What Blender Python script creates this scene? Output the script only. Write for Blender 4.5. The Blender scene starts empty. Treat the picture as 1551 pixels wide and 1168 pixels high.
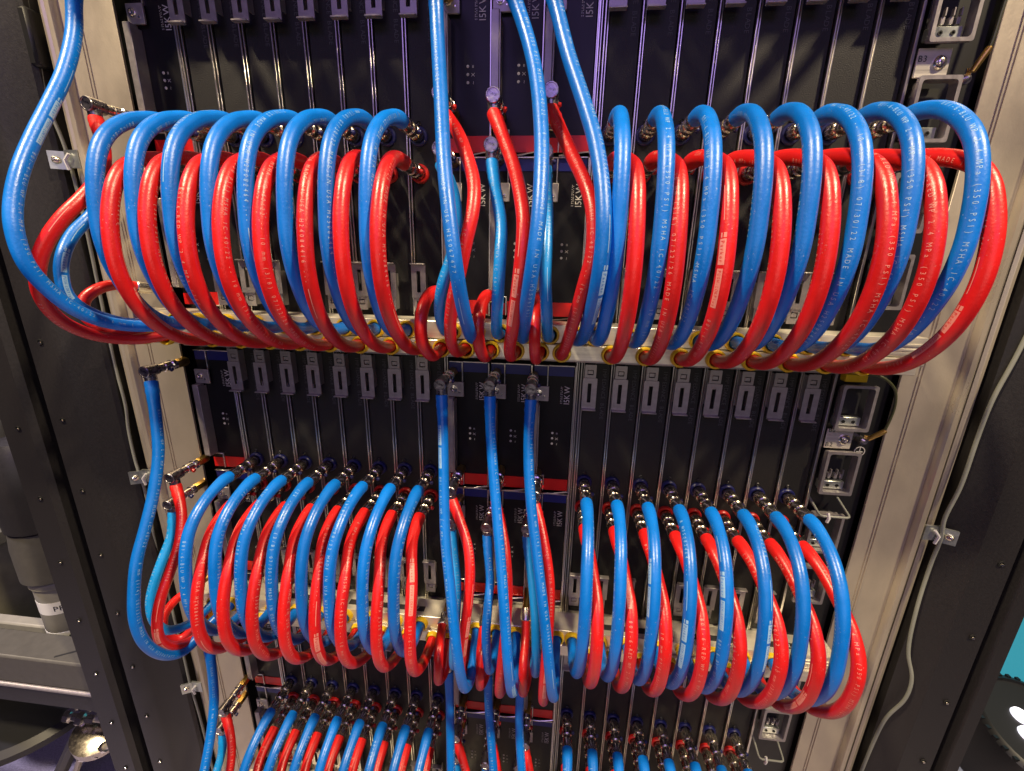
import bpy, bmesh, math, random
from mathutils import Vector, Matrix
random.seed(11)
scene = bpy.context.scene
COL = scene.collection

# ------------------------------------------------------------------ camera
cam_d = bpy.data.cameras.new("camera")
cam = bpy.data.objects.new("camera", cam_d); COL.objects.link(cam)
RI = Vector((0.99425351, 0.1049456, 0.02112765)); UP = Vector((-0.04927411, 0.27342847, 0.96062945)); FW = Vector((-0.09503693, 0.95615025, -0.27702832))
cam.matrix_world = Matrix(((RI.x, UP.x, -FW.x, 0.473783), (RI.y, UP.y, -FW.y, -0.576817), (RI.z, UP.z, -FW.z, 0.293717), (0, 0, 0, 1)))
cam_d.sensor_width = 36.0; cam_d.lens = 653.03268 / 1551 * 36.0
cam_d.clip_start = 0.02; cam_d.clip_end = 60
scene.camera = cam

# ------------------------------------------------------------------ world, lamps, exposure
world = bpy.data.worlds.new("World"); scene.world = world; world.use_nodes = True
bg = world.node_tree.nodes["Background"]; bg.inputs[0].default_value = (0.055, 0.042, 0.085, 1); bg.inputs[1].default_value = 0.40

def aim(o, target):
    o.rotation_euler = (Vector(target) - o.location).to_track_quat('-Z', 'Y').to_euler()
def spot(name, loc, target, energy, color, size, angle, blend=0.5):
    d = bpy.data.lights.new(name, 'SPOT'); d.energy = energy; d.color = color; d.shadow_soft_size = size
    d.spot_size = math.radians(angle); d.spot_blend = blend
    o = bpy.data.objects.new(name, d); COL.objects.link(o); o.location = loc; aim(o, target); return o
def area(name, loc, target, energy, color, sx, sy):
    d = bpy.data.lights.new(name, 'AREA'); d.energy = energy; d.color = color; d.shape = 'RECTANGLE'; d.size = sx; d.size_y = sy
    o = bpy.data.objects.new(name, d); COL.objects.link(o); o.location = loc; aim(o, target); return o
spot("spot_lamp_left", (-0.85, -1.25, 2.60), (0.40, -0.1, 0.0), 500, (1.0, 0.81, 0.52), 0.10, 60)
spot("spot_lamp_right", (2.10, -1.25, 2.60), (0.55, -0.1, 0.0), 500, (1.0, 0.81, 0.52), 0.10, 60)
area("ceiling_wash", (0.45, -2.2, 1.45), (0.45, 0, 0.4), 10, (0.46, 0.30, 1.0), 2.0, 0.7)
area("front_fill", (0.5, -2.4, 0.3), (0.45, 0, 0.0), 6, (1.0, 0.88, 0.74), 1.8, 0.6)  # added warm fill from low in front, lifts the shade; not a hall fixture
spot("carpet_fill_left", (-1.6, -0.6, 2.4), (-1.20, 0.30, -1.0), 330, (0.86, 0.78, 1.0), 0.08, 40)  # added fill, brightens the carpet and drum at the left
spot("carpet_fill_right", (2.6, -0.6, 2.4), (1.95, 0.5, -1.35), 150, (1.0, 0.88, 0.72), 0.08, 22)  # added fill for the bit of carpet at the lower right
scene.view_settings.view_transform = 'Standard'; scene.view_settings.look = 'None'
scene.view_settings.exposure = 0.0; scene.view_settings.gamma = 1.0; scene.view_settings.use_curve_mapping = False
scene.render.resolution_x = 1024; scene.render.resolution_y = 771

# ------------------------------------------------------------------ materials
def mat(name, base, rough=0.5, metal=0.0, noise=0.0, nscale=60.0, bump=0.0, bscale=200.0, stretch=(1, 1, 1), coat=0.0, rnoise=0.0, emit=None, estr=0.0, base2=None):
    m = bpy.data.materials.new(name); m.use_nodes = True
    nt = m.node_tree; p = nt.nodes["Principled BSDF"]
    p.inputs["Base Color"].default_value = (*base, 1); p.inputs["Roughness"].default_value = rough; p.inputs["Metallic"].default_value = metal
    if coat: p.inputs["Coat Weight"].default_value = coat; p.inputs["Coat Roughness"].default_value = 0.12
    if emit: p.inputs["Emission Color"].default_value = (*emit, 1); p.inputs["Emission Strength"].default_value = estr
    if noise or bump or rnoise:
        tc = nt.nodes.new("ShaderNodeTexCoord"); mp = nt.nodes.new("ShaderNodeMapping"); mp.inputs["Scale"].default_value = stretch
        nt.links.new(tc.outputs["Object"], mp.inputs["Vector"])
    if noise or rnoise:
        nz = nt.nodes.new("ShaderNodeTexNoise"); nz.inputs["Scale"].default_value = nscale; nz.inputs["Detail"].default_value = 6; nz.inputs["Roughness"].default_value = 0.65
        nt.links.new(mp.outputs["Vector"], nz.inputs["Vector"])
    if noise:
        mx = nt.nodes.new("ShaderNodeMix"); mx.data_type = 'RGBA'
        b2 = base2 if base2 else tuple(min(1, c * (1 + noise)) for c in base)
        mx.inputs["A"].default_value = (*[c * (1 - noise) for c in base], 1) if not base2 else (*base, 1); mx.inputs["B"].default_value = (*b2, 1)
        cr = nt.nodes.new("ShaderNodeMapRange"); cr.inputs["From Min"].default_value = 0.3; cr.inputs["From Max"].default_value = 0.7
        nt.links.new(nz.outputs["Fac"], cr.inputs["Value"]); nt.links.new(cr.outputs["Result"], mx.inputs["Factor"])
        nt.links.new(mx.outputs["Result"], p.inputs["Base Color"])
    if rnoise:
        rr = nt.nodes.new("ShaderNodeMapRange"); rr.inputs["From Min"].default_value = 0.3; rr.inputs["From Max"].default_value = 0.7
        rr.inputs["To Min"].default_value = max(0.03, rough - rnoise); rr.inputs["To Max"].default_value = rough + rnoise
        nt.links.new(nz.outputs["Fac"], rr.inputs["Value"]); nt.links.new(rr.outputs["Result"], p.inputs["Roughness"])
    if bump:
        nb = nt.nodes.new("ShaderNodeTexNoise"); nb.inputs["Scale"].default_value = bscale; nb.inputs["Detail"].default_value = 3
        nt.links.new(mp.outputs["Vector"], nb.inputs["Vector"])
        bp = nt.nodes.new("ShaderNodeBump"); bp.inputs["Strength"].default_value = bump; bp.inputs["Distance"].default_value = 0.001
        nt.links.new(nb.outputs["Fac"], bp.inputs["Height"]); nt.links.new(bp.outputs["Normal"], p.inputs["Normal"])
    return m
def spec(m, v): m.node_tree.nodes['Principled BSDF'].inputs['Specular IOR Level'].default_value = v; return m
def hose_mat(name, base):
    m = mat(name, base, 0.36, noise=0.12, nscale=28, bump=0.22, bscale=420, rnoise=0.08)
    nt = m.node_tree; p = nt.nodes['Principled BSDF']; src = p.inputs['Base Color'].links[0].from_socket
    tc = nt.nodes.new('ShaderNodeTexCoord'); oi = nt.nodes.new('ShaderNodeObjectInfo')
    n1 = nt.nodes.new('ShaderNodeTexNoise'); n1.inputs['Scale'].default_value = 480; n1.inputs['Detail'].default_value = 2
    n2 = nt.nodes.new('ShaderNodeTexNoise'); n2.inputs['Scale'].default_value = 42; n2.inputs['Detail'].default_value = 5
    nt.links.new(tc.outputs['Object'], n1.inputs['Vector']); nt.links.new(tc.outputs['Object'], n2.inputs['Vector'])
    r1 = nt.nodes.new('ShaderNodeMapRange'); r1.inputs['From Min'].default_value = 0.66; r1.inputs['From Max'].default_value = 0.76; nt.links.new(n1.outputs['Fac'], r1.inputs['Value'])
    r2 = nt.nodes.new('ShaderNodeMapRange'); r2.inputs['From Min'].default_value = 0.50; r2.inputs['From Max'].default_value = 0.68; nt.links.new(n2.outputs['Fac'], r2.inputs['Value'])
    mu = nt.nodes.new('ShaderNodeMath'); mu.operation = 'MULTIPLY'; nt.links.new(r1.outputs['Result'], mu.inputs[0]); nt.links.new(r2.outputs['Result'], mu.inputs[1])
    mh = nt.nodes.new('ShaderNodeMath'); mh.operation = 'MULTIPLY'; mh.inputs[1].default_value = 0.45; nt.links.new(mu.outputs[0], mh.inputs[0])
    mx = nt.nodes.new('ShaderNodeMix'); mx.data_type = 'RGBA'; nt.links.new(mh.outputs[0], mx.inputs['Factor']); nt.links.new(src, mx.inputs['A']); mx.inputs['B'].default_value = (0.75, 0.75, 0.75, 1)
    hs = nt.nodes.new('ShaderNodeHueSaturation'); vr = nt.nodes.new('ShaderNodeMapRange'); vr.inputs['To Min'].default_value = 0.84; vr.inputs['To Max'].default_value = 1.08
    nt.links.new(oi.outputs['Random'], vr.inputs['Value']); nt.links.new(vr.outputs['Result'], hs.inputs['Value']); nt.links.new(mx.outputs['Result'], hs.inputs['Color'])
    nt.links.new(hs.outputs['Color'], p.inputs['Base Color']); return m
M = {}
M['blue'] = hose_mat('blue_rubber', (0.0005, 0.168, 0.68))
M['lightblue'] = hose_mat('light_blue_rubber', (0.004, 0.28, 0.78))
M['red'] = hose_mat('red_rubber', (0.66, 0.010, 0.010))
for k in ('blue', 'lightblue', 'red'): spec(M[k], 0.6)
M['print_blue'] = mat('print_ink_on_blue', (0.30, 0.52, 0.78), 0.55)
M['print_red'] = mat('print_ink_on_red', (0.78, 0.27, 0.22), 0.55)
M['panel'] = mat('black_powder_coat', (0.013, 0.0125, 0.0125), 0.52, noise=0.55, nscale=900, bump=0.35, bscale=900, rnoise=0.06)
M['psu'] = mat('black_gloss_panel', (0.008, 0.0075, 0.0085), 0.36, noise=0.3, nscale=12, rnoise=0.05)
spec(M['panel'], 0.35); spec(M['psu'], 0.3)
M['bluestripe'] = mat('navy_stripe', (0.006, 0.010, 0.14), 0.4)
M['redstripe'] = mat('red_stripe', (0.62, 0.010, 0.008), 0.35)
M['alu'] = mat('brushed_aluminium', (0.78, 0.73, 0.62), 0.34, 0.6, noise=0.12, nscale=60, stretch=(0.05, 1, 6), bump=0.12, bscale=300, rnoise=0.08)
M['rail'] = mat('mill_aluminium_rail', (0.53, 0.465, 0.37), 0.40, 0.5, noise=0.13, nscale=9, stretch=(1, 1, 0.5), bump=0.14, bscale=500, rnoise=0.14)
M['strip'] = mat('aluminium_strip', (0.78, 0.75, 0.70), 0.30, 1.0, noise=0.1, nscale=40, stretch=(1, 1, 0.1))
M['latch'] = mat('satin_steel', (0.38, 0.35, 0.35), 0.42, 0.65, noise=0.12, nscale=140, rnoise=0.06)
M['zinc'] = mat('zinc_plate', (0.62, 0.66, 0.62), 0.36, 0.9, noise=0.16, nscale=45, rnoise=0.1)
M['chrome'] = mat('nickel_plate', (0.82, 0.77, 0.68), 0.22, 1.0, noise=0.15, nscale=90, rnoise=0.05)
M['gunmetal'] = mat('dark_nickel', (0.46, 0.41, 0.34), 0.24, 1.0, noise=0.2, nscale=120, rnoise=0.06)
M['brass'] = mat('brass', (0.62, 0.40, 0.11), 0.34, 1.0, noise=0.15, nscale=80, rnoise=0.08)
M['cap'] = mat('elbow_cap', (0.36, 0.34, 0.36), 0.30, 1.0, noise=0.35, nscale=160, bump=0.3, bscale=260, rnoise=0.1)
M['blackplastic'] = mat('black_plastic', (0.010, 0.010, 0.011), 0.42)
M['navyring'] = mat('navy_collar', (0.006, 0.009, 0.085), 0.4)
M['redring'] = mat('red_collar', (0.50, 0.012, 0.010), 0.35)
M['yellow'] = mat('yellow_collar', (0.72, 0.47, 0.012), 0.42, noise=0.1, nscale=60)
M['post'] = mat('charcoal_powder_coat', (0.017, 0.0155, 0.017), 0.45, noise=0.2, nscale=300, bump=0.15, bscale=600, rnoise=0.05)
M['dark'] = mat('unlit_interior', (0.006, 0.006, 0.007), 0.7)
M['text_dim'] = mat('grey_ink', (0.060, 0.058, 0.064), 0.6)
M['text'] = mat('pale_ink', (0.52, 0.50, 0.48), 0.6)
M['label'] = mat('dark_label', (0.022, 0.022, 0.024), 0.5)
M['wire'] = mat('grey_cable', (0.24, 0.25, 0.22), 0.5, noise=0.1, nscale=30)
M['gwire'] = mat('green_yellow_cable', (0.045, 0.05, 0.018), 0.45)
M['carpet'] = mat('carpet', (0.42, 0.38, 0.46), 0.95, noise=0.35, nscale=220, bump=0.8, bscale=350)
M['grey_tank'] = mat('olive_grey_plastic', (0.17, 0.16, 0.12), 0.40, noise=0.15, nscale=20, rnoise=0.08)
M['pipe'] = mat('grey_pipe', (0.24, 0.23, 0.20), 0.45, noise=0.1, nscale=30)
M['white'] = mat('white_label', (0.72, 0.71, 0.70), 0.5)
M['screen'] = mat('cyan_backlit_screen', (0.02, 0.2, 0.24), 0.5, emit=(0.06, 0.50, 0.62), estr=0.55)
M['led'] = mat('lit_led_lens', (0.9, 0.9, 0.95), 0.3, emit=(0.92, 0.90, 1.0), estr=1.3)
M['beam'] = mat('grey_painted_beam', (0.07, 0.066, 0.058), 0.45, noise=0.12, nscale=60, bump=0.1, bscale=500)

# ------------------------------------------------------------------ mesh helpers
class MB:
    def __init__(s): s.v = []; s.f = []; s.s = []
    def add(s, vs, fs, smooth=False):
        o = len(s.v); s.v.extend(vs)
        for f in fs: s.f.append(tuple(i + o for i in f)); s.s.append(smooth)
    def box(s, x0, x1, y0, y1, z0, z1, b=0.0):
        c = ((x0 + x1) / 2, (y0 + y1) / 2, (z0 + z1) / 2); h = ((x1 - x0) / 2, (y1 - y0) / 2, (z1 - z0) / 2)
        if b <= 0:
            vs = [(x, y, z) for x in (x0, x1) for y in (y0, y1) for z in (z0, z1)]
            s.add(vs, [(0, 1, 3, 2), (4, 6, 7, 5), (0, 4, 5, 1), (2, 3, 7, 6), (0, 2, 6, 4), (1, 5, 7, 3)]); return
        b = min(b, min(h) * 0.9); vs = []; idx = {}
        for sx in (-1, 1):
            for sy in (-1, 1):
                for sz in (-1, 1):
                    sg = (sx, sy, sz)
                    for a in range(3):
                        p = [c[k] + sg[k] * (h[k] - (0 if k == a else b)) for k in range(3)]
                        idx[(sg, a)] = len(vs); vs.append(tuple(p))
        fs = []
        for a in range(3):
            u, w = [k for k in range(3) if k != a]
            for sa in (-1, 1):
                q = []
                for su, sw in ((-1, -1), (1, -1), (1, 1), (-1, 1)):
                    sg = [0, 0, 0]; sg[a] = sa; sg[u] = su; sg[w] = sw; q.append(idx[(tuple(sg), a)])
                fs.append(q)
            for su in (-1, 1):
                for sw in (-1, 1):
                    e = []
                    for t, ax in ((-1, u), (1, u), (1, w), (-1, w)):
                        sg = [0, 0, 0]; sg[a] = t; sg[u] = su; sg[w] = sw; e.append(idx[(tuple(sg), ax)])
                    fs.append(e)
        for sx in (-1, 1):
            for sy in (-1, 1):
                for sz in (-1, 1): fs.append([idx[((sx, sy, sz), a)] for a in range(3)])
        out = []
        cv = Vector(c)
        for f in fs:
            ps = [Vector(vs[i]) for i in f]; n = (ps[1] - ps[0]).cross(ps[2] - ps[0]); m = sum(ps, Vector()) / len(ps)
            out.append(tuple(f) if n.dot(m - cv) > 0 else tuple(reversed(f)))
        s.add(vs, out)
    def lathe(s, prof, org, axis, n=20, smooth=True):
        a = Vector(axis).normalized(); u = a.orthogonal().normalized(); w = a.cross(u); o = Vector(org); vs = []
        for d, r in prof:
            for k in range(n):
                t = 2 * math.pi * k / n; vs.append(tuple(o + a * d + (u * math.cos(t) + w * math.sin(t)) * r))
        fs = []
        for i in range(len(prof) - 1):
            for k in range(n):
                k2 = (k + 1) % n; fs.append((i * n + k, i * n + k2, (i + 1) * n + k2, (i + 1) * n + k))
        s.add(vs, fs, smooth)
        if prof[0][1] > 1e-6: s.add([vs[k] for k in range(n)], [tuple(reversed(range(n)))])
        if prof[-1][1] > 1e-6: s.add([vs[(len(prof) - 1) * n + k] for k in range(n)], [tuple(range(n))])
    def ringplate(s, outer, inner, y0, y1):
        n = len(outer); vs = [(x, y0, z) for x, z in outer] + [(x, y0, z) for x, z in inner] + [(x, y1, z) for x, z in outer] + [(x, y1, z) for x, z in inner]; fs = []
        for k in range(n):
            j = (k + 1) % n
            fs += [(k, j, n + j, n + k), (2 * n + j, 2 * n + k, 3 * n + k, 3 * n + j), (j, k, 2 * n + k, 2 * n + j), (n + k, n + j, 3 * n + j, 3 * n + k)]
        s.add(vs, fs)
    def prism(s, poly, y0, y1):
        n = len(poly); vs = [(x, y0, z) for x, z in poly] + [(x, y1, z) for x, z in poly]
        s.add(vs, [tuple(range(n)), tuple(reversed(range(n, 2 * n)))] + [((k + 1) % n, k, n + k, n + (k + 1) % n) for k in range(n)])
    def vprism(s, poly, z0, z1):     # polygon in x,y extruded along z
        n = len(poly); vs = [(x, y, z0) for x, y in poly] + [(x, y, z1) for x, y in poly]
        s.add(vs, [tuple(reversed(range(n))), tuple(range(n, 2 * n))] + [(k, (k + 1) % n, n + (k + 1) % n, n + k) for k in range(n)])
    def tube(s, pts, r, n=10, cap=True):
        fr = frames(pts); vs = []
        for i, (p, T, N, B) in enumerate(fr):
            rr = r(i / (len(fr) - 1)) if callable(r) else r
            for k in range(n):
                t = 2 * math.pi * k / n; vs.append(tuple(p + (N * math.cos(t) + B * math.sin(t)) * rr))
        fs = [(i * n + k, i * n + (k + 1) % n, (i + 1) * n + (k + 1) % n, (i + 1) * n + k) for i in range(len(fr) - 1) for k in range(n)]
        s.add(vs, fs, True)
        if cap:
            s.add(vs[:n], [tuple(reversed(range(n)))]); s.add(vs[-n:], [tuple(range(n))])
    def mesh(s, name, org=(0, 0, 0)):
        me = bpy.data.meshes.new(name); ox, oy, oz = org
        me.from_pydata([(x - ox, y - oy, z - oz) for x, y, z in s.v], [], s.f)
        me.polygons.foreach_set("use_smooth", s.s)
        bm = bmesh.new(); bm.from_mesh(me); bmesh.ops.recalc_face_normals(bm, faces=bm.faces); bm.to_mesh(me); bm.free(); me.set_sharp_from_angle(angle=math.radians(38))
        return me
    def flat(s, name):
        me = bpy.data.meshes.new(name); me.from_pydata(s.v, [], s.f); return me

def rrect(x0, x1, z0, z1, r, n=4):
    pts = []
    for cx, cz, a0 in ((x1 - r, z1 - r, 0), (x0 + r, z1 - r, 90), (x0 + r, z0 + r, 180), (x1 - r, z0 + r, 270)):
        for k in range(n + 1):
            t = math.radians(a0 + 90 * k / n); pts.append((cx + r * math.cos(t), cz + r * math.sin(t)))
    return pts

def spline(ctrl, step):
    P = [Vector(p) for p in ctrl]; P = [P[0] * 2 - P[1]] + P + [P[-1] * 2 - P[-2]]; dense = []
    for i in range(1, len(P) - 2):
        p0, p1, p2, p3 = P[i - 1], P[i], P[i + 1], P[i + 2]
        t0 = 0; t1 = t0 + max(1e-5, (p1 - p0).length) ** 0.5; t2 = t1 + max(1e-5, (p2 - p1).length) ** 0.5; t3 = t2 + max(1e-5, (p3 - p2).length) ** 0.5
        for k in range(14):
            t = t1 + (t2 - t1) * k / 14
            A1 = p0 * ((t1 - t) / (t1 - t0)) + p1 * ((t - t0) / (t1 - t0)); A2 = p1 * ((t2 - t) / (t2 - t1)) + p2 * ((t - t1) / (t2 - t1)); A3 = p2 * ((t3 - t) / (t3 - t2)) + p3 * ((t - t2) / (t3 - t2))
            B1 = A1 * ((t2 - t) / (t2 - t0)) + A2 * ((t - t0) / (t2 - t0)); B2 = A2 * ((t3 - t) / (t3 - t1)) + A3 * ((t - t1) / (t3 - t1))
            dense.append(B1 * ((t2 - t) / (t2 - t1)) + B2 * ((t - t1) / (t2 - t1)))
    dense.append(P[-2])
    for _ in range(6): dense = [dense[0]] + [(dense[i - 1] + dense[i] * 2 + dense[i + 1]) / 4 for i in range(1, len(dense) - 1)] + [dense[-1]]
    L = [0]
    for a, b in zip(dense, dense[1:]): L.append(L[-1] + (b - a).length)
    n = max(2, int(L[-1] / step)); out = []; j = 0
    for i in range(n + 1):
        d = L[-1] * i / n
        while j < len(L) - 2 and L[j + 1] < d: j += 1
        u = (d - L[j]) / max(1e-9, L[j + 1] - L[j]); out.append(dense[j].lerp(dense[j + 1], min(1, max(0, u))))
    return out
def frames(pts):
    pts = [Vector(p) for p in pts]; n = len(pts); out = []; N = None
    for i in range(n):
        T = (pts[min(i + 1, n - 1)] - pts[max(i - 1, 0)]).normalized()
        if N is None: N = T.orthogonal().normalized() if abs(T.x) > 0.9 else (Vector((1, 0, 0)) - T * T.x).normalized()
        else: N = (N - T * N.dot(T)).normalized()
        out.append((pts[i], T, N, T.cross(N)))
    return out

def link(name, data, parent=None, loc=None, m=None):
    o = bpy.data.objects.new(name, data); COL.objects.link(o)
    if m is not None and data is not None and not data.materials: data.materials.append(m)
    if parent is not None: o.parent = parent
    if loc is not None: o.location = loc
    return o
def part(name, mb, m, parent=None, loc=None, org=(0, 0, 0)):
    return link(name, mb.mesh(name, org), parent, loc, M[m] if isinstance(m, str) else m)
def tag(o, label, cat, group=None, kind=None):
    if label: o['label'] = label
    if cat: o['category'] = cat
    if group: o['group'] = group
    if kind: o['kind'] = kind
    return o
def empty(name, loc=(0, 0, 0)):
    o = bpy.data.objects.new(name, None); COL.objects.link(o); o.location = loc; o.empty_display_size = 0.02; return o
def copytree(o, parent=None, loc=None):
    c = o.copy(); COL.objects.link(c); c.parent = parent
    if loc is not None: c.location = loc
    for ch in list(o.children): copytree(ch, c)
    return c

# ------------------------------------------------------------------ lettering
GLYPH = {}
def glyph(ch):
    if ch not in GLYPH:
        cu = bpy.data.curves.new("glyph", 'FONT'); cu.body = ch; cu.size = 1.0; cu.resolution_u = 2; cu.fill_mode = 'BOTH'
        ob = bpy.data.objects.new("glyph", cu); me = bpy.data.meshes.new_from_object(ob)
        bm = bmesh.new(); bm.from_mesh(me)
        for yy in (0.0, 0.14, 0.28, 0.42, 0.56):
            bmesh.ops.bisect_plane(bm, geom=bm.verts[:] + bm.edges[:] + bm.faces[:], plane_co=(0, yy, 0), plane_no=(0, 1, 0))
        bm.to_mesh(me); bm.free()
        vs = [(v.co.x, v.co.y) for v in me.vertices]; fs = [tuple(p.vertices) for p in me.polygons]
        bpy.data.objects.remove(ob); bpy.data.curves.remove(cu); bpy.data.meshes.remove(me)
        GLYPH[ch] = (vs, fs)
    return GLYPH[ch]
def lay(text, height, adv=None, squeeze=1.0):
    """2D glyph polygons along u; cap height = height"""
    k = height / 0.70; out = []; u = 0.0
    for ch in text:
        if ch == ' ': u += adv if adv else 0.32 * k; continue
        vs, fs = glyph(ch); xs = [v[0] for v in vs]
        if not xs: u += adv or 0.3 * k; continue
        w = (max(xs) - min(xs)) * k * squeeze
        off = u + ((adv - w) / 2 if adv else 0.0)
        out.append(([((x - min(xs)) * k * squeeze + off, y * k) for x, y in vs], fs))
        u += adv if adv else w + 0.13 * k
    return out, u
def flat_text(mb, text, org, ud, vd, height, adv=None, squeeze=1.0, center=False):
    g, w = lay(text, height, adv, squeeze); o = Vector(org); ud = Vector(ud); vd = Vector(vd)
    if center: o = o - ud * (w / 2) - vd * (height / 2)
    for vs, fs in g: mb.add([tuple(o + ud * a + vd * b) for a, b in vs], fs)

# ------------------------------------------------------------------ geometry constants
P = 0.04; XR = 0.51; H = 0.451633; FX = 0.0155
ZB, ZR = -0.0141, -0.0557
ORD = ['first', 'second', 'third', 'fourth', 'fifth', 'sixth', 'seventh', 'eighth']

# ------------------------------------------------------------------ setting: floor and room
mb = MB(); mb.box(-6, 7, -6, 8, -1.36, -1.35); tag(part('floor', mb, 'carpet'), None, None, kind='structure')

# ------------------------------------------------------------------ rack frame: posts and rails
ZT, ZBOT = 1.15, -1.34
def upright(name, label, cat, poly, m, holes=(), hz=(), group=None, hole_y=-0.021):
    mb = MB(); mb.vprism(poly, ZBOT, ZT); o = part(name, mb, m); tag(o, label, cat, group)
    for hx in holes:
        for z in hz:
            h = MB(); h.lathe([(0.0005, 0.0042), (-0.0008, 0.0042), (-0.0008, 0.0030), (0.0004, 0.0030)], (hx, hole_y, z), (0, 1, 0), 14); ho = part('screw_hole', h, 'dark', o)
            h = MB(); h.lathe([(0, 0.0), (0.0, 0.0022), (-0.0012, 0.0018), (-0.0012, 0)], (hx + 0.0006, hole_y - 0.0002, z - 0.0011), (0, 1, 0), 10); part('screw_tip', h, 'chrome', ho)
    return o
hz = [0.040 - 0.1236 * k for k in range(-5, 9)]
# left side, from the edge of the picture inwards
upright('rack_post', 'charcoal outer rack post at the far left edge, screw holes down its face', 'rack post', [(-0.40, -0.02), (-0.352, -0.02), (-0.345, -0.012), (-0.345, 0.06), (-0.40, 0.06)], 'post', (-0.372,), [0.021 - 0.1262 * k for k in range(-5, 8)])
upright('rack_post', 'charcoal inner rack post on the left with a slanted inner face', 'rack post', [(-0.308, -0.02), (-0.263, -0.02), (-0.256, -0.015), (-0.208, -0.004), (-0.204, 0.001), (-0.204, 0.09), (-0.308, 0.09)], 'post', (-0.287,), hz)
upright('rack_post', 'charcoal inner rack post on the right with a slanted inner face', 'rack post', [(1.022, 0.09), (1.022, 0.004), (1.046, -0.014), (1.052, -0.02), (1.098, -0.02), (1.101, -0.016), (1.101, 0.09)], 'post', (1.083,), [-0.205 - 0.1225 * k for k in range(-8, 8)])
upright('rack_post', 'dark outer rack post at the far right edge', 'rack post', [(1.117, 0.06), (1.117, -0.016), (1.120, -0.02), (1.137, -0.02), (1.137, 0.06)], 'post')
def rail(sgn, x_in, x_out, xr2, label):
    """mill-finish mounting rail: plate, rounded lip, groove and a thin outer fin"""
    r = empty('mounting_rail', ((x_in + x_out) / 2, 0, ZBOT)); tag(r, label, 'rail', 'aluminium mounting rails')
    cx = (x_in + x_out) / 2; a, b = sorted((x_in - cx, x_out - cx)); hgt = ZT - ZBOT
    m1 = MB(); m1.box(a, b, 0.0, 0.004, 0, hgt, 0.0006)
    for q in (0.30, 0.36):
        xx = a + (b - a) * q; m1.box(xx - 0.0008, xx + 0.0008, -0.0012, 0.0002, 0, hgt)
    part('plate', m1, 'rail', r)
    e = x_out - cx; m2 = MB()
    m2.vprism([(e, 0.006), (e, -0.004), (e + sgn * 0.003, -0.008), (e + sgn * 0.008, -0.0085), (e + sgn * 0.0115, -0.006), (e + sgn * 0.0125, 0.006)], 0, hgt); part('lip', m2, 'rail', r)
    m4 = MB(); m4.vprism([(e + sgn * 0.0100, 0.034), (e + sgn * 0.0100, 0.038), (xr2 - cx + sgn * 0.02, 0.038), (xr2 - cx + sgn * 0.02, 0.034)], 0, hgt); part('groove', m4, 'dark', r)
    f = xr2 - cx; m3 = MB(); m3.vprism([(f, 0.033), (f, 0.008), (f + sgn * 0.004, 0.006), (f + sgn * 0.009, 0.008), (f + sgn * 0.009, 0.033)], 0, hgt); part('fin', m3, 'rail', r)
    return r
rail(-1, -0.082, -0.156, -0.182, 'scuffed bare aluminium rail left of the chassis, hose shadows across it')
rail(1, 0.912, 0.977, 1.003, 'scuffed bare aluminium rail right of the chassis, hose shadows across it')
mb = MB(); mb.box(-0.24, 1.04, 0.10, 0.11, ZBOT, ZT); tag(part('rack_back_panel', mb, 'dark'), 'unlit black back panel seen through the gaps beside the chassis', 'panel')

# ------------------------------------------------------------------ chassis shells
def chassis(zo, word):
    r = empty('chassis', (0, 0, zo)); tag(r, 'metal chassis shell around the %s row of blades' % word, 'chassis', 'rack chassis')
    m1 = MB(); m1.box(-0.075, 0.905, 0.022, 0.030, -0.262, 0.176); part('back_plate', m1, 'dark', r)
    m2 = MB(); m2.box(-0.062, 0.832, -0.030, 0.02, -0.2615, -0.2475, 0.001); part('bottom_shelf', m2, 'alu', r)
    m2 = MB(); m2.box(-0.062, 0.832, -0.014, 0.02, 0.1665, 0.176, 0.001); part('top_shelf', m2, 'latch', r)
    for x in (0.3215, 0.5035): 
        m3 = MB(); m3.box(x, x + 0.0022, -0.005, 0.02, -0.247, 0.166, 0.0004); m3.box(x + 0.0032, x + 0.0048, -0.003, 0.02, -0.247, 0.166, 0.0004); part('bay_divider', m3, 'strip', r)
    m3 = MB(); m3.box(0.8303, 0.8325, -0.006, 0.02, -0.247, 0.166, 0.0004); m3.box(0.8335, 0.8355, -0.003, 0.02, -0.247, 0.166, 0.0004); part('side_strip', m3, 'strip', r)
    m3 = MB(); m3.box(-0.0035, -0.0012, -0.004, 0.02, -0.247, 0.166, 0.0004); part('side_strip', m3, 'strip', r)
    m4 = MB(); m4.box(0.836, 0.909, 0.010, 0.016, -0.262, 0.176); part('side_plate', m4, 'blackplastic', r)
    return r
WORDS = {1: 'top', 2: 'middle', 3: 'bottom'}
ZO = {1: H, 2: 0.0, 3: -H}
for row in (1, 2, 3): chassis(ZO[row], WORDS[row])

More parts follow.
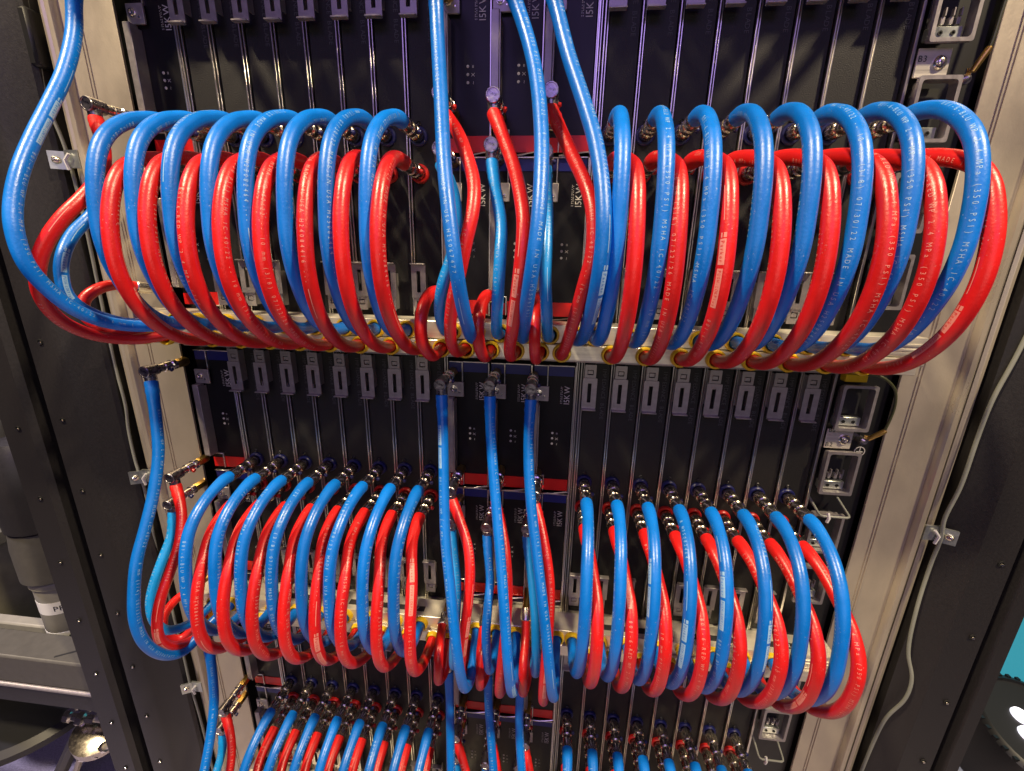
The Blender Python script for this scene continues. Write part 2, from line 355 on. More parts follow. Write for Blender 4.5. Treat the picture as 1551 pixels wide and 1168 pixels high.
# ------------------------------------------------------------------ blades
def latch_mesh(up):
    """bent steel latch: slotted plate, lip, windowed neck; up=False is the mirrored lower one"""
    mb = MB(); s = 1 if up else -1; z0 = 0.126 if up else -0.187
    Z = lambda d: z0 + s * d
    def zz(a, b): return (min(Z(a), Z(b)), max(Z(a), Z(b)))
    a, b = zz(-0.022, 0.020)
    def ring(x0, x1, za, zb, ix0, ix1, iz0, iz1, y0, y1): mb.ringplate(rrect(x0, x1, za, zb, 0.0008, 2), rrect(ix0, ix1, iz0, iz1, 0.0006, 2), y0, y1)
    i0, i1 = zz(-0.014, 0.013)
    ring(0.0030, 0.0220, a, b, 0.0098, 0.0148, i0, i1, -0.0145, -0.0130)
    a, b = zz(-0.0240, -0.0222); mb.box(0.0030, 0.0220, -0.0205, -0.0130, a, b, 0.0005)
    a, b = zz(0.0202, 0.0380); i0, i1 = zz(0.0240, 0.0310)
    ring(0.0050, 0.0200, a, b, 0.0085, 0.0165, i0, i1, -0.0125, -0.0110)
    a, b = zz(0.0250, 0.0300); mb.box(0.0090, 0.0160, -0.0118, -0.0100, a, b, 0.0004)
    a, b = zz(-0.010, 0.036); mb.box(0.0050, 0.0068, -0.0110, 0.0, a, b); mb.box(0.0182, 0.0200, -0.0110, 0.0, a, b)
    return mb
def make_blade():
    mb = MB(); mb.box(0.0058, 0.0394, 0.0, 0.02, -0.246, 0.165, 0.0006); r = part('blade', mb, 'panel')
    m = MB(); m.box(0.0002, 0.0020, -0.0045, 0.018, -0.246, 0.165, 0.0004); m.box(0.0034, 0.0050, -0.0030, 0.018, -0.246, 0.165, 0.0004); part('edge_strip', m, 'strip', r)
    part('latch', latch_mesh(True), 'latch', r); part('latch', latch_mesh(False), 'latch', r)
    for z, c in ((ZB, 'navyring'), (ZR, 'redring')):
        m = MB(); m.lathe([(0, 0.0112), (-0.0035, 0.0112), (-0.0050, 0.0100), (-0.0050, 0.0082), (-0.002, 0.0078)], (FX, 0, z), (0, 1, 0), 24); part('port_collar', m, c, r)
    m = MB(); m.lathe([(0, 0.0030), (-0.0012, 0.0030), (-0.0022, 0.0020), (-0.0012, 0.0012), (-0.0010, 0)], (FX, 0, 0.0), (0, 1, 0), 14); part('screw', m, 'blackplastic', r)
    t = MB(); flat_text(t, 'IMPEDANCE BLADE', (0.0300, -0.0004, 0.158), (0, 0, -1), (1, 0, 0), 0.0052, adv=0.0050); link('lettering', t.flat('lettering'), r, None, M['text_dim'])
    return r
proto = make_blade(); first = True
for row in (1, 2, 3):
    for side, x0 in (('left', 0.0), ('right', XR)):
        for k in range(8):
            b = proto if first else copytree(proto); first = False
            b.location = (x0 + k * P, 0, ZO[row])
            tag(b, 'black blade, %s from the left in the %s bank of the %s chassis' % (ORD[k], side, WORDS[row]), 'blade', 'blades with twin coolant ports')

# ------------------------------------------------------------------ power modules
def make_psu():
    mb = MB(); mb.box(0.0005, 0.0560, 0.0, 0.02, -0.0320, 0.1580, 0.0006); r = part('power_module', mb, 'psu')
    m = MB(); m.box(0.0563, 0.0585, -0.0035, 0.018, -0.0335, 0.1580, 0.0005); part('edge_strip', m, 'strip', r)
    m = MB(); m.box(0.0010, 0.0190, -0.0008, 0.001, 0.1435, 0.1572); m.box(0.0212, 0.0555, -0.0008, 0.001, 0.1435, 0.1572); part('blue_stripe', m, 'bluestripe', r)
    m = MB(); m.box(0.0212, 0.0555, -0.0008, 0.001, -0.0315, -0.0135); m.box(0.0010, 0.0190, -0.0006, 0.001, -0.0315, -0.0160); part('red_stripe', m, 'redstripe', r)
    m = MB(); m.box(0.0193, 0.0207, -0.0030, 0.001, 0.1290, 0.1580, 0.0003); m.box(0.0010, 0.0207, -0.0032, 0.001, 0.1572, 0.1585, 0.0003); m.box(0.0210, 0.0560, -0.0032, 0.001, 0.1574, 0.1590, 0.0003)
    part('notch_frame', m, 'strip', r); m = MB()
    m.box(0.0193, 0.0207, -0.0030, 0.001, -0.0320, -0.0075, 0.0003); m.box(0.0010, 0.0207, -0.0032, 0.001, -0.0086, -0.0072, 0.0003); part('notch_frame', m, 'strip', r)
    m = MB(); m.tube([(0.021, -0.004, -0.0358), (0.034, -0.0045, -0.0350), (0.050, -0.004, -0.0322), (0.0565, -0.003, -0.0318)], 0.0010, 6); part('pull_lip', m, 'strip', r)
    m = MB(); m.box(0.0, 0.0225, -0.0062, -0.0030, 0.1080, 0.1295, 0.0006); c = part('clamp_plate', m, 'latch', r)
    m = MB(); m.lathe([(0, 0.0050), (-0.0010, 0.0050), (-0.0012, 0.0038), (-0.0034, 0.0036), (-0.0036, 0.0022), (-0.0020, 0.0020), (-0.0020, 0)], (0.0085, -0.0062, 0.1195), (0, 1, 0), 16); part('bolt', m, 'chrome', c)
    m = MB(); m.lathe([(0, 0.0018), (-0.0008, 0.0016), (-0.0010, 0)], (0.0165, -0.0062, 0.1150), (0, 1, 0), 10); part('rivet', m, 'chrome', c)
    m = MB(); m.box(-0.0002, 0.0090, -0.0150, -0.0020, -0.0070, 0.1075, 0.0008); m.box(0.0092, 0.0108, -0.0165, 0.0, -0.0070, 0.1040, 0.0004); part('handle', m, 'latch', r)
    for k in range(3):
        z = 0.0590 - 0.0082 * k
        m = MB(); m.lathe([(0, 0.0017), (-0.0006, 0.0015), (-0.0006, 0)], (0.0300, 0, z), (0, 1, 0), 12); part('indicator_dot', m, 'text', r)
    t = MB()
    flat_text(t, '15KW', (0.0512, -0.0005, 0.1035), (0, 0, 1), (-1, 0, 0), 0.0078, squeeze=0.92)
    for k in range(3):
        z = 0.0590 - 0.0082 * k; flat_text(t, '=X~'[k], (0.0362, -0.0005, z), (0, 0, 1), (-1, 0, 0), 0.0040, center=True)
    for xx in (0.0388, 0.0405):
        zc = 0.1040
        while zc < 0.128:
            w = random.uniform(0.0008, 0.0014); t.add([(xx, -0.0005, zc), (xx + 0.0007, -0.0005, zc), (xx + 0.0007, -0.0005, zc + w), (xx, -0.0005, zc + w)], [(0, 1, 2, 3)]); zc += w + random.choice((0.0006, 0.0006, 0.0016))
    link('lettering', t.flat('lettering'), r, None, M['text'])
    return r
psu = make_psu(); first = True
for row in (1, 2, 3):
    for lev, dz in (('upper', 0.0), ('lower', -0.1955)):
        for j, x0 in enumerate((-0.0600, 0.3265, 0.3862, 0.4459)):
            b = psu if first else copytree(psu); first = False
            b.location = (x0, 0, ZO[row] + dz)
            where = 'at the left end' if j == 0 else ('left', 'middle', 'right')[j - 1] + ' of three in the centre'
            tag(b, '15KW power module, %s tier, %s, %s chassis' % (lev, where, WORDS[row]), 'power module', '15KW power modules')

# ------------------------------------------------------------------ manifolds
BLUE_X = [k * P + 0.010 for k in range(8)] + [XR + k * P + 0.010 for k in range(8)] + [0.347, 0.377, 0.407, 0.437, 0.467, 0.497, -0.02, -0.05]
RED_X = [k * P + 0.030 for k in range(8)] + [XR + k * P + 0.030 for k in range(8)] + [0.335, 0.365, 0.396, 0.426, 0.456, 0.482, -0.035, -0.065]
def make_manifold():
    r = empty('manifold', (0, 0, 0)); Z = -H
    m = MB(); m.box(-0.085, 0.885, -0.058, -0.022, 0.1995 + Z, 0.2215 + Z, 0.0008); part('upper_bar', m, 'alu', r)
    m = MB(); m.box(-0.085, 0.878, -0.0625, -0.024, 0.1795 + Z, 0.1985 + Z, 0.0008); part('lower_bar', m, 'alu', r)
    m = MB(); m.box(-0.078, 0.870, -0.022, 0.0, 0.1830 + Z, 0.2040 + Z, 0.0008); part('mounting_web', m, 'dark', r)
    m = MB(); m.box(0.8852, 0.893, -0.052, 0.0, 0.1880 + Z, 0.2150 + Z, 0.001); part('end_bracket', m, 'alu', r)
    for z in (0.2130, 0.2075, 0.2035): 
        m = MB(); m.box(0.838, 0.8845, -0.0592, -0.0575, z - 0.0010 + Z, z + 0.0010 + Z); part('end_rib', m, 'alu', r)
    rm = MB(); rm.lathe([(0, 0.0112), (-0.0050, 0.0112), (-0.0066, 0.0102), (-0.0066, 0.0086), (-0.0030, 0.0078), (0, 0.0078)], (0, 0, 0), (0, 1, 0), 22); rme = rm.mesh('port_ring')
    for x in BLUE_X: link('port_ring', rme, r, (x, -0.058, 0.2095 + Z), M['yellow'])
    for x in RED_X: link('port_ring', rme, r, (x, -0.0625, 0.1890 + Z), M['yellow'])
    return r
man = make_manifold(); first = True
def label_strips(r, items):
    for x0, x1, txt, at_right in items:
        m = MB(); m.prism([(0, 0)] * 0 or [(x0, 0), (x1, 0), (x1, 1), (x0, 1)], 0, 1)
        m = MB(); m.box(x0, x1, -0.0490, -0.0390, 0.2214 - H, 0.2222 - H, 0.0003); s = part('label_strip', m, 'label', r)
        t = MB(); flat_text(t, txt, (x1 - 0.017 if at_right else x0 + 0.005, -0.0470, 0.2226 - H), (1, 0, 0), (0, 1, 0), 0.0058)
        link('lettering', t.flat('lettering'), s, None, M['white'])
m2 = copytree(man); m3 = copytree(man); m0 = copytree(man)
man.location = (0, 0, H); m2.location = (0, 0, 0); m3.location = (0, 0, -H); m0.location = (0, 0, 2 * H)
tag(man, 'aluminium coolant manifold with yellow port rings behind the upper hose loops', 'manifold', 'coolant manifolds')
tag(m2, 'aluminium coolant manifold with yellow port rings and S7 label behind the lower hose loops', 'manifold', 'coolant manifolds')
tag(m3, 'aluminium coolant manifold below the bottom edge of the picture', 'manifold', 'coolant manifolds')
tag(m0, 'aluminium coolant manifold above the top edge of the picture', 'manifold', 'coolant manifolds')
label_strips(m2, [(0.170, 0.292, 'S7', True), (0.030, 0.120, 'S6', True), (0.548, 0.640, 'S', False), (0.690, 0.760, 'S', False), (0.800, 0.838, 'A2', True)])

# ------------------------------------------------------------------ hoses
BLUE_TXT = ' 801-6-BLU WP 2.4 MPa (350 PSI) MSHA IC-40/22 -- 10 mm (3/8) 07/30/22 MADE IN USA H25082464 --- '
RED_TXT = ' 801-6-RED WP 2.4 MPa (350 PSI) MSHA IC-40/22 -- 10 mm (3/8) 07/22/26 MADE IN USA H24084416 --- '
SB_TXT = ' 801-4-BLU WP 2.4 MPa (350 PSI) MSHA IC-40/22 -- 6 mm (1/4) 10/13/21 MADE IN USA H25067477 --- '
CAMP = Vector((0.473783, -0.576817, 0.293717))
def hose(name, ctrl, r, m, label, group, txt, ink, start=0.0, side=0.0, bulges=1, step=0.0045, twist=0.0):
    pts = spline(ctrl, step); L = sum((b - a).length for a, b in zip(pts, pts[1:])); n = len(pts); org = tuple(pts[0])
    def rad(t):
        d = t * L; e = 1.0
        if bulges >= 1:
            if d < 0.020: e = 1.13 - 0.05 * max(0.0, (d - 0.012) / 0.008)
            elif d < 0.034: e = 1.08 - 0.08 * (d - 0.020) / 0.014
            if bulges == 2: e += 0.05 * math.sin(d / 0.011 * 2 * math.pi) * (1 if d < 0.026 else 0)
        return r * e
    mb = MB(); mb.tube(pts, rad, 20); o = part(name, mb, m, None, org, org); tag(o, label, 'hose', group)
    if txt:
        fr = frames(pts); S = [0.0]
        for a, b in zip(pts, pts[1:]): S.append(S[-1] + (b - a).length)
        p, T, N, B = fr[int(n * 0.5)]; d = (CAMP - p).normalized(); a0 = math.atan2(d.dot(B), d.dot(N)) + side
        def at(u, v, lift):
            i = min(n - 2, max(0, int(u / L * (n - 1)))); 
            while i < n - 2 and S[i + 1] < u: i += 1
            while i > 0 and S[i] > u: i -= 1
            w = (u - S[i]) / max(1e-9, S[i + 1] - S[i]); q = [fr[i][k].lerp(fr[i + 1][k], w) for k in range(4)]
            a = a0 + twist * u - v / r; return tuple(q[0] + (q[2] * math.cos(a) + q[3] * math.sin(a)) * (rad(u / L) * 1.012 + lift) - Vector(org))
        t = MB(); t2 = MB(); hgt = r * 0.54; adv = hgt * 1.12; u = 0.03 + start; logo = 0.062 * r / 0.0073
        u0 = u; seq = 0
        def patch(ua, ub, va, vb, b, lift, nu=10, nv=4):
            vs = []; fs = []
            for i in range(nu + 1):
                for j in range(nv + 1): vs.append(at(ua + (ub - ua) * i / nu, va + (vb - va) * j / nv, lift))
            for i in range(nu):
                for j in range(nv): k = i * (nv + 1) + j; fs.append((k, k + nv + 1, k + nv + 2, k + 1))
            b.add(vs, fs)
        def put(text, u, h, ad, b, lift, sq=1.0):
            g, w = lay(text, h, ad, sq)
            for vs, fs in g:
                if u + min(v[0] for v in vs) < 0.025 or u + max(v[0] for v in vs) > L - 0.045: continue
                b.add([at(u + x, y - h / 2, lift) for x, y in vs], fs)
            return u + w
        u = start - 0.62
        while u < L - 0.05:
            u += 0.004
            if u > 0.03 and u + logo < L - 0.05 and random.random() < 0.6:
                patch(u, u + 0.004, -hgt * 0.55, -hgt * 0.18, t, 0, 2, 1); patch(u, u + 0.004, hgt * 0.12, hgt * 0.75, t, 0, 2, 1)
                patch(u + 0.005, u + 0.026, -hgt * 0.75, hgt * 0.75, t, 0.0)
                put('Parker', u + 0.0062, hgt * 0.85, hgt * 0.78, t2, 0.00012, 0.9)
                patch(u + 0.029, u + logo, -hgt * 0.66, hgt * 0.66, t, 0.0, 14)
                put('PUSH-LOKPlus', u + 0.030, hgt * 0.72, (logo - 0.031) / 12, t2, 0.00012, 0.75)
            u += logo + 0.006
            u = put(txt, u, hgt, adv, t, 0.0, 0.80)
            if u > 0.03 and u + 0.035 < L - 0.05: patch(u, u + 0.030, -hgt * 0.10, hgt * 0.10, t, 0, 8, 1)
            u += 0.036
        if t.v: link('printed_text', t.flat('printed_text'), o, None, M[ink])
        if t2.v: link('printed_logo_letters', t2.flat('printed_logo_letters'), o, None, M[m])
    return o

# quick-connect fitting shared by all loop hoses (local origin at the blade face)
def coupling_meshes(c):
    a = MB(); a.lathe([(0.001, 0.0068), (-0.008, 0.0068), (-0.0085, 0.0076), (-0.0095, 0.0081), (-0.0230, 0.0081), (-0.0240, 0.0074), (-0.0248, 0.0060), (-0.0285, 0.0060), (-0.0290, 0.0074), (-0.0296, 0.0078), (-0.0385, 0.0078), (-0.0395, 0.0070), (-0.0403, 0.0060), (-0.0460, 0.0060)], (0, 0, 0), (0, 1, 0), 24)
    for k in range(12):
        t = 2 * math.pi * k / 12; x, z = 0.0081 * math.cos(t), 0.0081 * math.sin(t); a.box(x - 0.0005, x + 0.0005, -0.0222, -0.0105, z - 0.0005, z + 0.0005)
    b = MB(); b.lathe([(-0.0450, 0.0060), (-0.0455, 0.0076), (-0.0465, 0.0083), (-0.0610, 0.0083), (-0.0622, 0.0080), (-0.0622, 0.0064)], (0, 0, 0), (0, 1, 0), 24)
    g = MB(); g.lathe([(0, 0.0), (0.0004, 0.0026), (0.0030, 0.0030), (0.0046, 0.0022), (0.0052, 0)], (0.0076 if c else -0.0076, -0.0310, -0.0020), (1 if c else -1, 0, -0.25), 12)
    return a.mesh('coupling_body'), b.mesh('ferrule'), g.mesh('release_button')
CB = coupling_meshes(1); CR = coupling_meshes(1)
BL = [(-.0595, .4378), (-.071, .4380), (-.085, .4355), (-.108, .4275), (-.129, .4135), (-.143, .398), (-.152, .381), (-.159, .358), (-.163, .333), (-.1645, .310), (-.161, .284), (-.153, .262), (-.141, .241), (-.125, .2245), (-.104, .2135), (-.082, .2098), (-.058, .2095)]
R1 = [(-.0595, .397), (-.075, .3970), (-.095, .3945), (-.118, .388), (-.138, .378), (-.152, .362), (-.161, .343), (-.1665, .325), (-.1695, .306), (-.170, .287), (-.1665, .265), (-.158, .243), (-.1445, .224), (-.127, .208), (-.106, .1965), (-.084, .1905), (-.062, .189)]
RL2 = [(-.0595, .3965), (-.077, .3935), (-.097, .3865), (-.117, .3755), (-.134, .361), (-.148, .342), (-.157, .320), (-.163, .295), (-.1645, .267), (-.1585, .242), (-.146, .2225), (-.127, .207), (-.106, .1965), (-.084, .1905), (-.062, .189)]
RR2 = [(-.0595, .398), (-.071, .3985), (-.084, .397), (-.098, .3905), (-.124, .375), (-.148, .358), (-.1645, .340), (-.171, .321), (-.1715, .298), (-.167, .271), (-.156, .246), (-.140, .224), (-.122, .206), (-.100, .196), (-.080, .1905), (-.062, .189)]
# sideways and outward offset of each bank, then of each hose in it
DEPTH = {('b', 1, 'L'): 0.003, ('b', 2, 'L'): 0.007, ('r', 2, 'L'): -0.004}
BULGE = {('b', 1, 'L'): [0.0018, 0.0021, 0.003, 0.0028, 0.0006, 0.0006, 0.0015, 0.0004], ('r', 1, 'L'): [-0.0012, 0.0011, 0.004, 0.0012, -0.0004, 0.004, 0.0, -0.0031],
         ('b', 1, 'R'): [0.003, 0.0001, -0.0009, 0.0004, -0.0005, -0.0005, -0.0018, 0.004], ('r', 1, 'R'): [0.0015, -0.0026, -0.0014, 0.0013, 0.0005, 0.0029, 0.0014, 0.0055],
         ('b', 2, 'L'): [0.003, 0.004, -0.001, 0.0, 0.0, -0.003, 0.0, -0.001], ('r', 2, 'L'): [-0.001, -0.0005, -0.002, 0.0005, 0.001, -0.004, 0.001, 0.004],
         ('b', 2, 'R'): [0.0024, 0.0008, -0.0006, -0.001, 0.0005, 0.002, 0.001, 0.003], ('r', 2, 'R'): [0.0004, -0.0008, -0.0035, -0.0015, 0.0, 0.002, 0.0, 0.003]}
ROWW = {0: 'topmost', 1: 'upper', 2: 'lower', 3: 'bottom'}
def loop(c, row, side, k):
    prof = BL if c == 'b' else (R1 if row < 2 else (RL2 if side == 'L' else RR2)); x0 = (0 if side == 'L' else XR) + k * P; dz = (1 - row) * H
    xa = x0 + FX; xb = x0 + (0.010 if c == 'b' else 0.030); n = len(prof)
    bul = BULGE[(c, row, side)][k] if row in (1, 2) else random.uniform(-0.002, 0.004)
    jz = random.uniform(-0.0035, 0.0035); jd = random.uniform(0.985, 1.015); ctrl = []
    for i, (y, z) in enumerate(prof):
        t = i / (n - 1); w = math.sin(math.pi * t) ** 1.5
        yy = y * (1 + (jd - 1) * w); q = min(1, max(0, (t - (0.04 if row < 2 else 0.11)) / 0.25)); q = q * q * (3 - 2 * q); yy += DEPTH.get((c, min(row, 2), side), 0) * w
        ctrl.append((xa + (-0.003 if c == 'b' else 0.0115) * q + (-0.0025 if c == 'b' else 0.003) * t + bul * w, yy, z + dz + jz * w))
    col = 'blue' if c == 'b' else 'red'; sd = 'left' if side == 'L' else 'right'
    vis = row in (1, 2, 3)
    if vis: lab = '%s coolant hose, %s from the left among the %s loops of the %s %s bank' % (col, ORD[k], col, ROWW[row], sd)
    else: lab = '%s coolant hose loop above the top edge of the picture' % col
    txt = (BLUE_TXT if c == 'b' else RED_TXT) if row in (1, 2) else (BLUE_TXT if row == 3 else None)
    o = hose('coolant_hose', ctrl, 0.0073, col, lab, '%s hose loops' % col if vis else '%s hose loops above the picture' % col, txt, 'print_blue' if c == 'b' else 'print_red',
             start=random.uniform(0, 0.62), side=(-1 if side == 'L' else 1) * random.uniform(0.0, 1.5) * (1 if random.random() < 0.7 else -0.8), twist=random.uniform(-0.9, 0.9))
    ox, oy, oz = o.location; fl = Vector((xa - ox, 0 - oy, (ZO.get(row, 2 * H) + (ZB if c == 'b' else ZR)) - oz))
    ms = CB if c == 'b' else CR
    f = link('coupling', ms[0], o, fl, M['gunmetal']); link('ferrule', ms[1], o, fl, M['chrome'])
    if vis:
        gname = 'release_button'; me = ms[2]; link(gname, me, f, None, M['navyring'] if c == 'b' else M['redring'])
for row in (0, 1, 2, 3):
    for side in ('L', 'R'):
        for k in range(8):
            loop('b', row, side, k); loop('r', row, side, k)

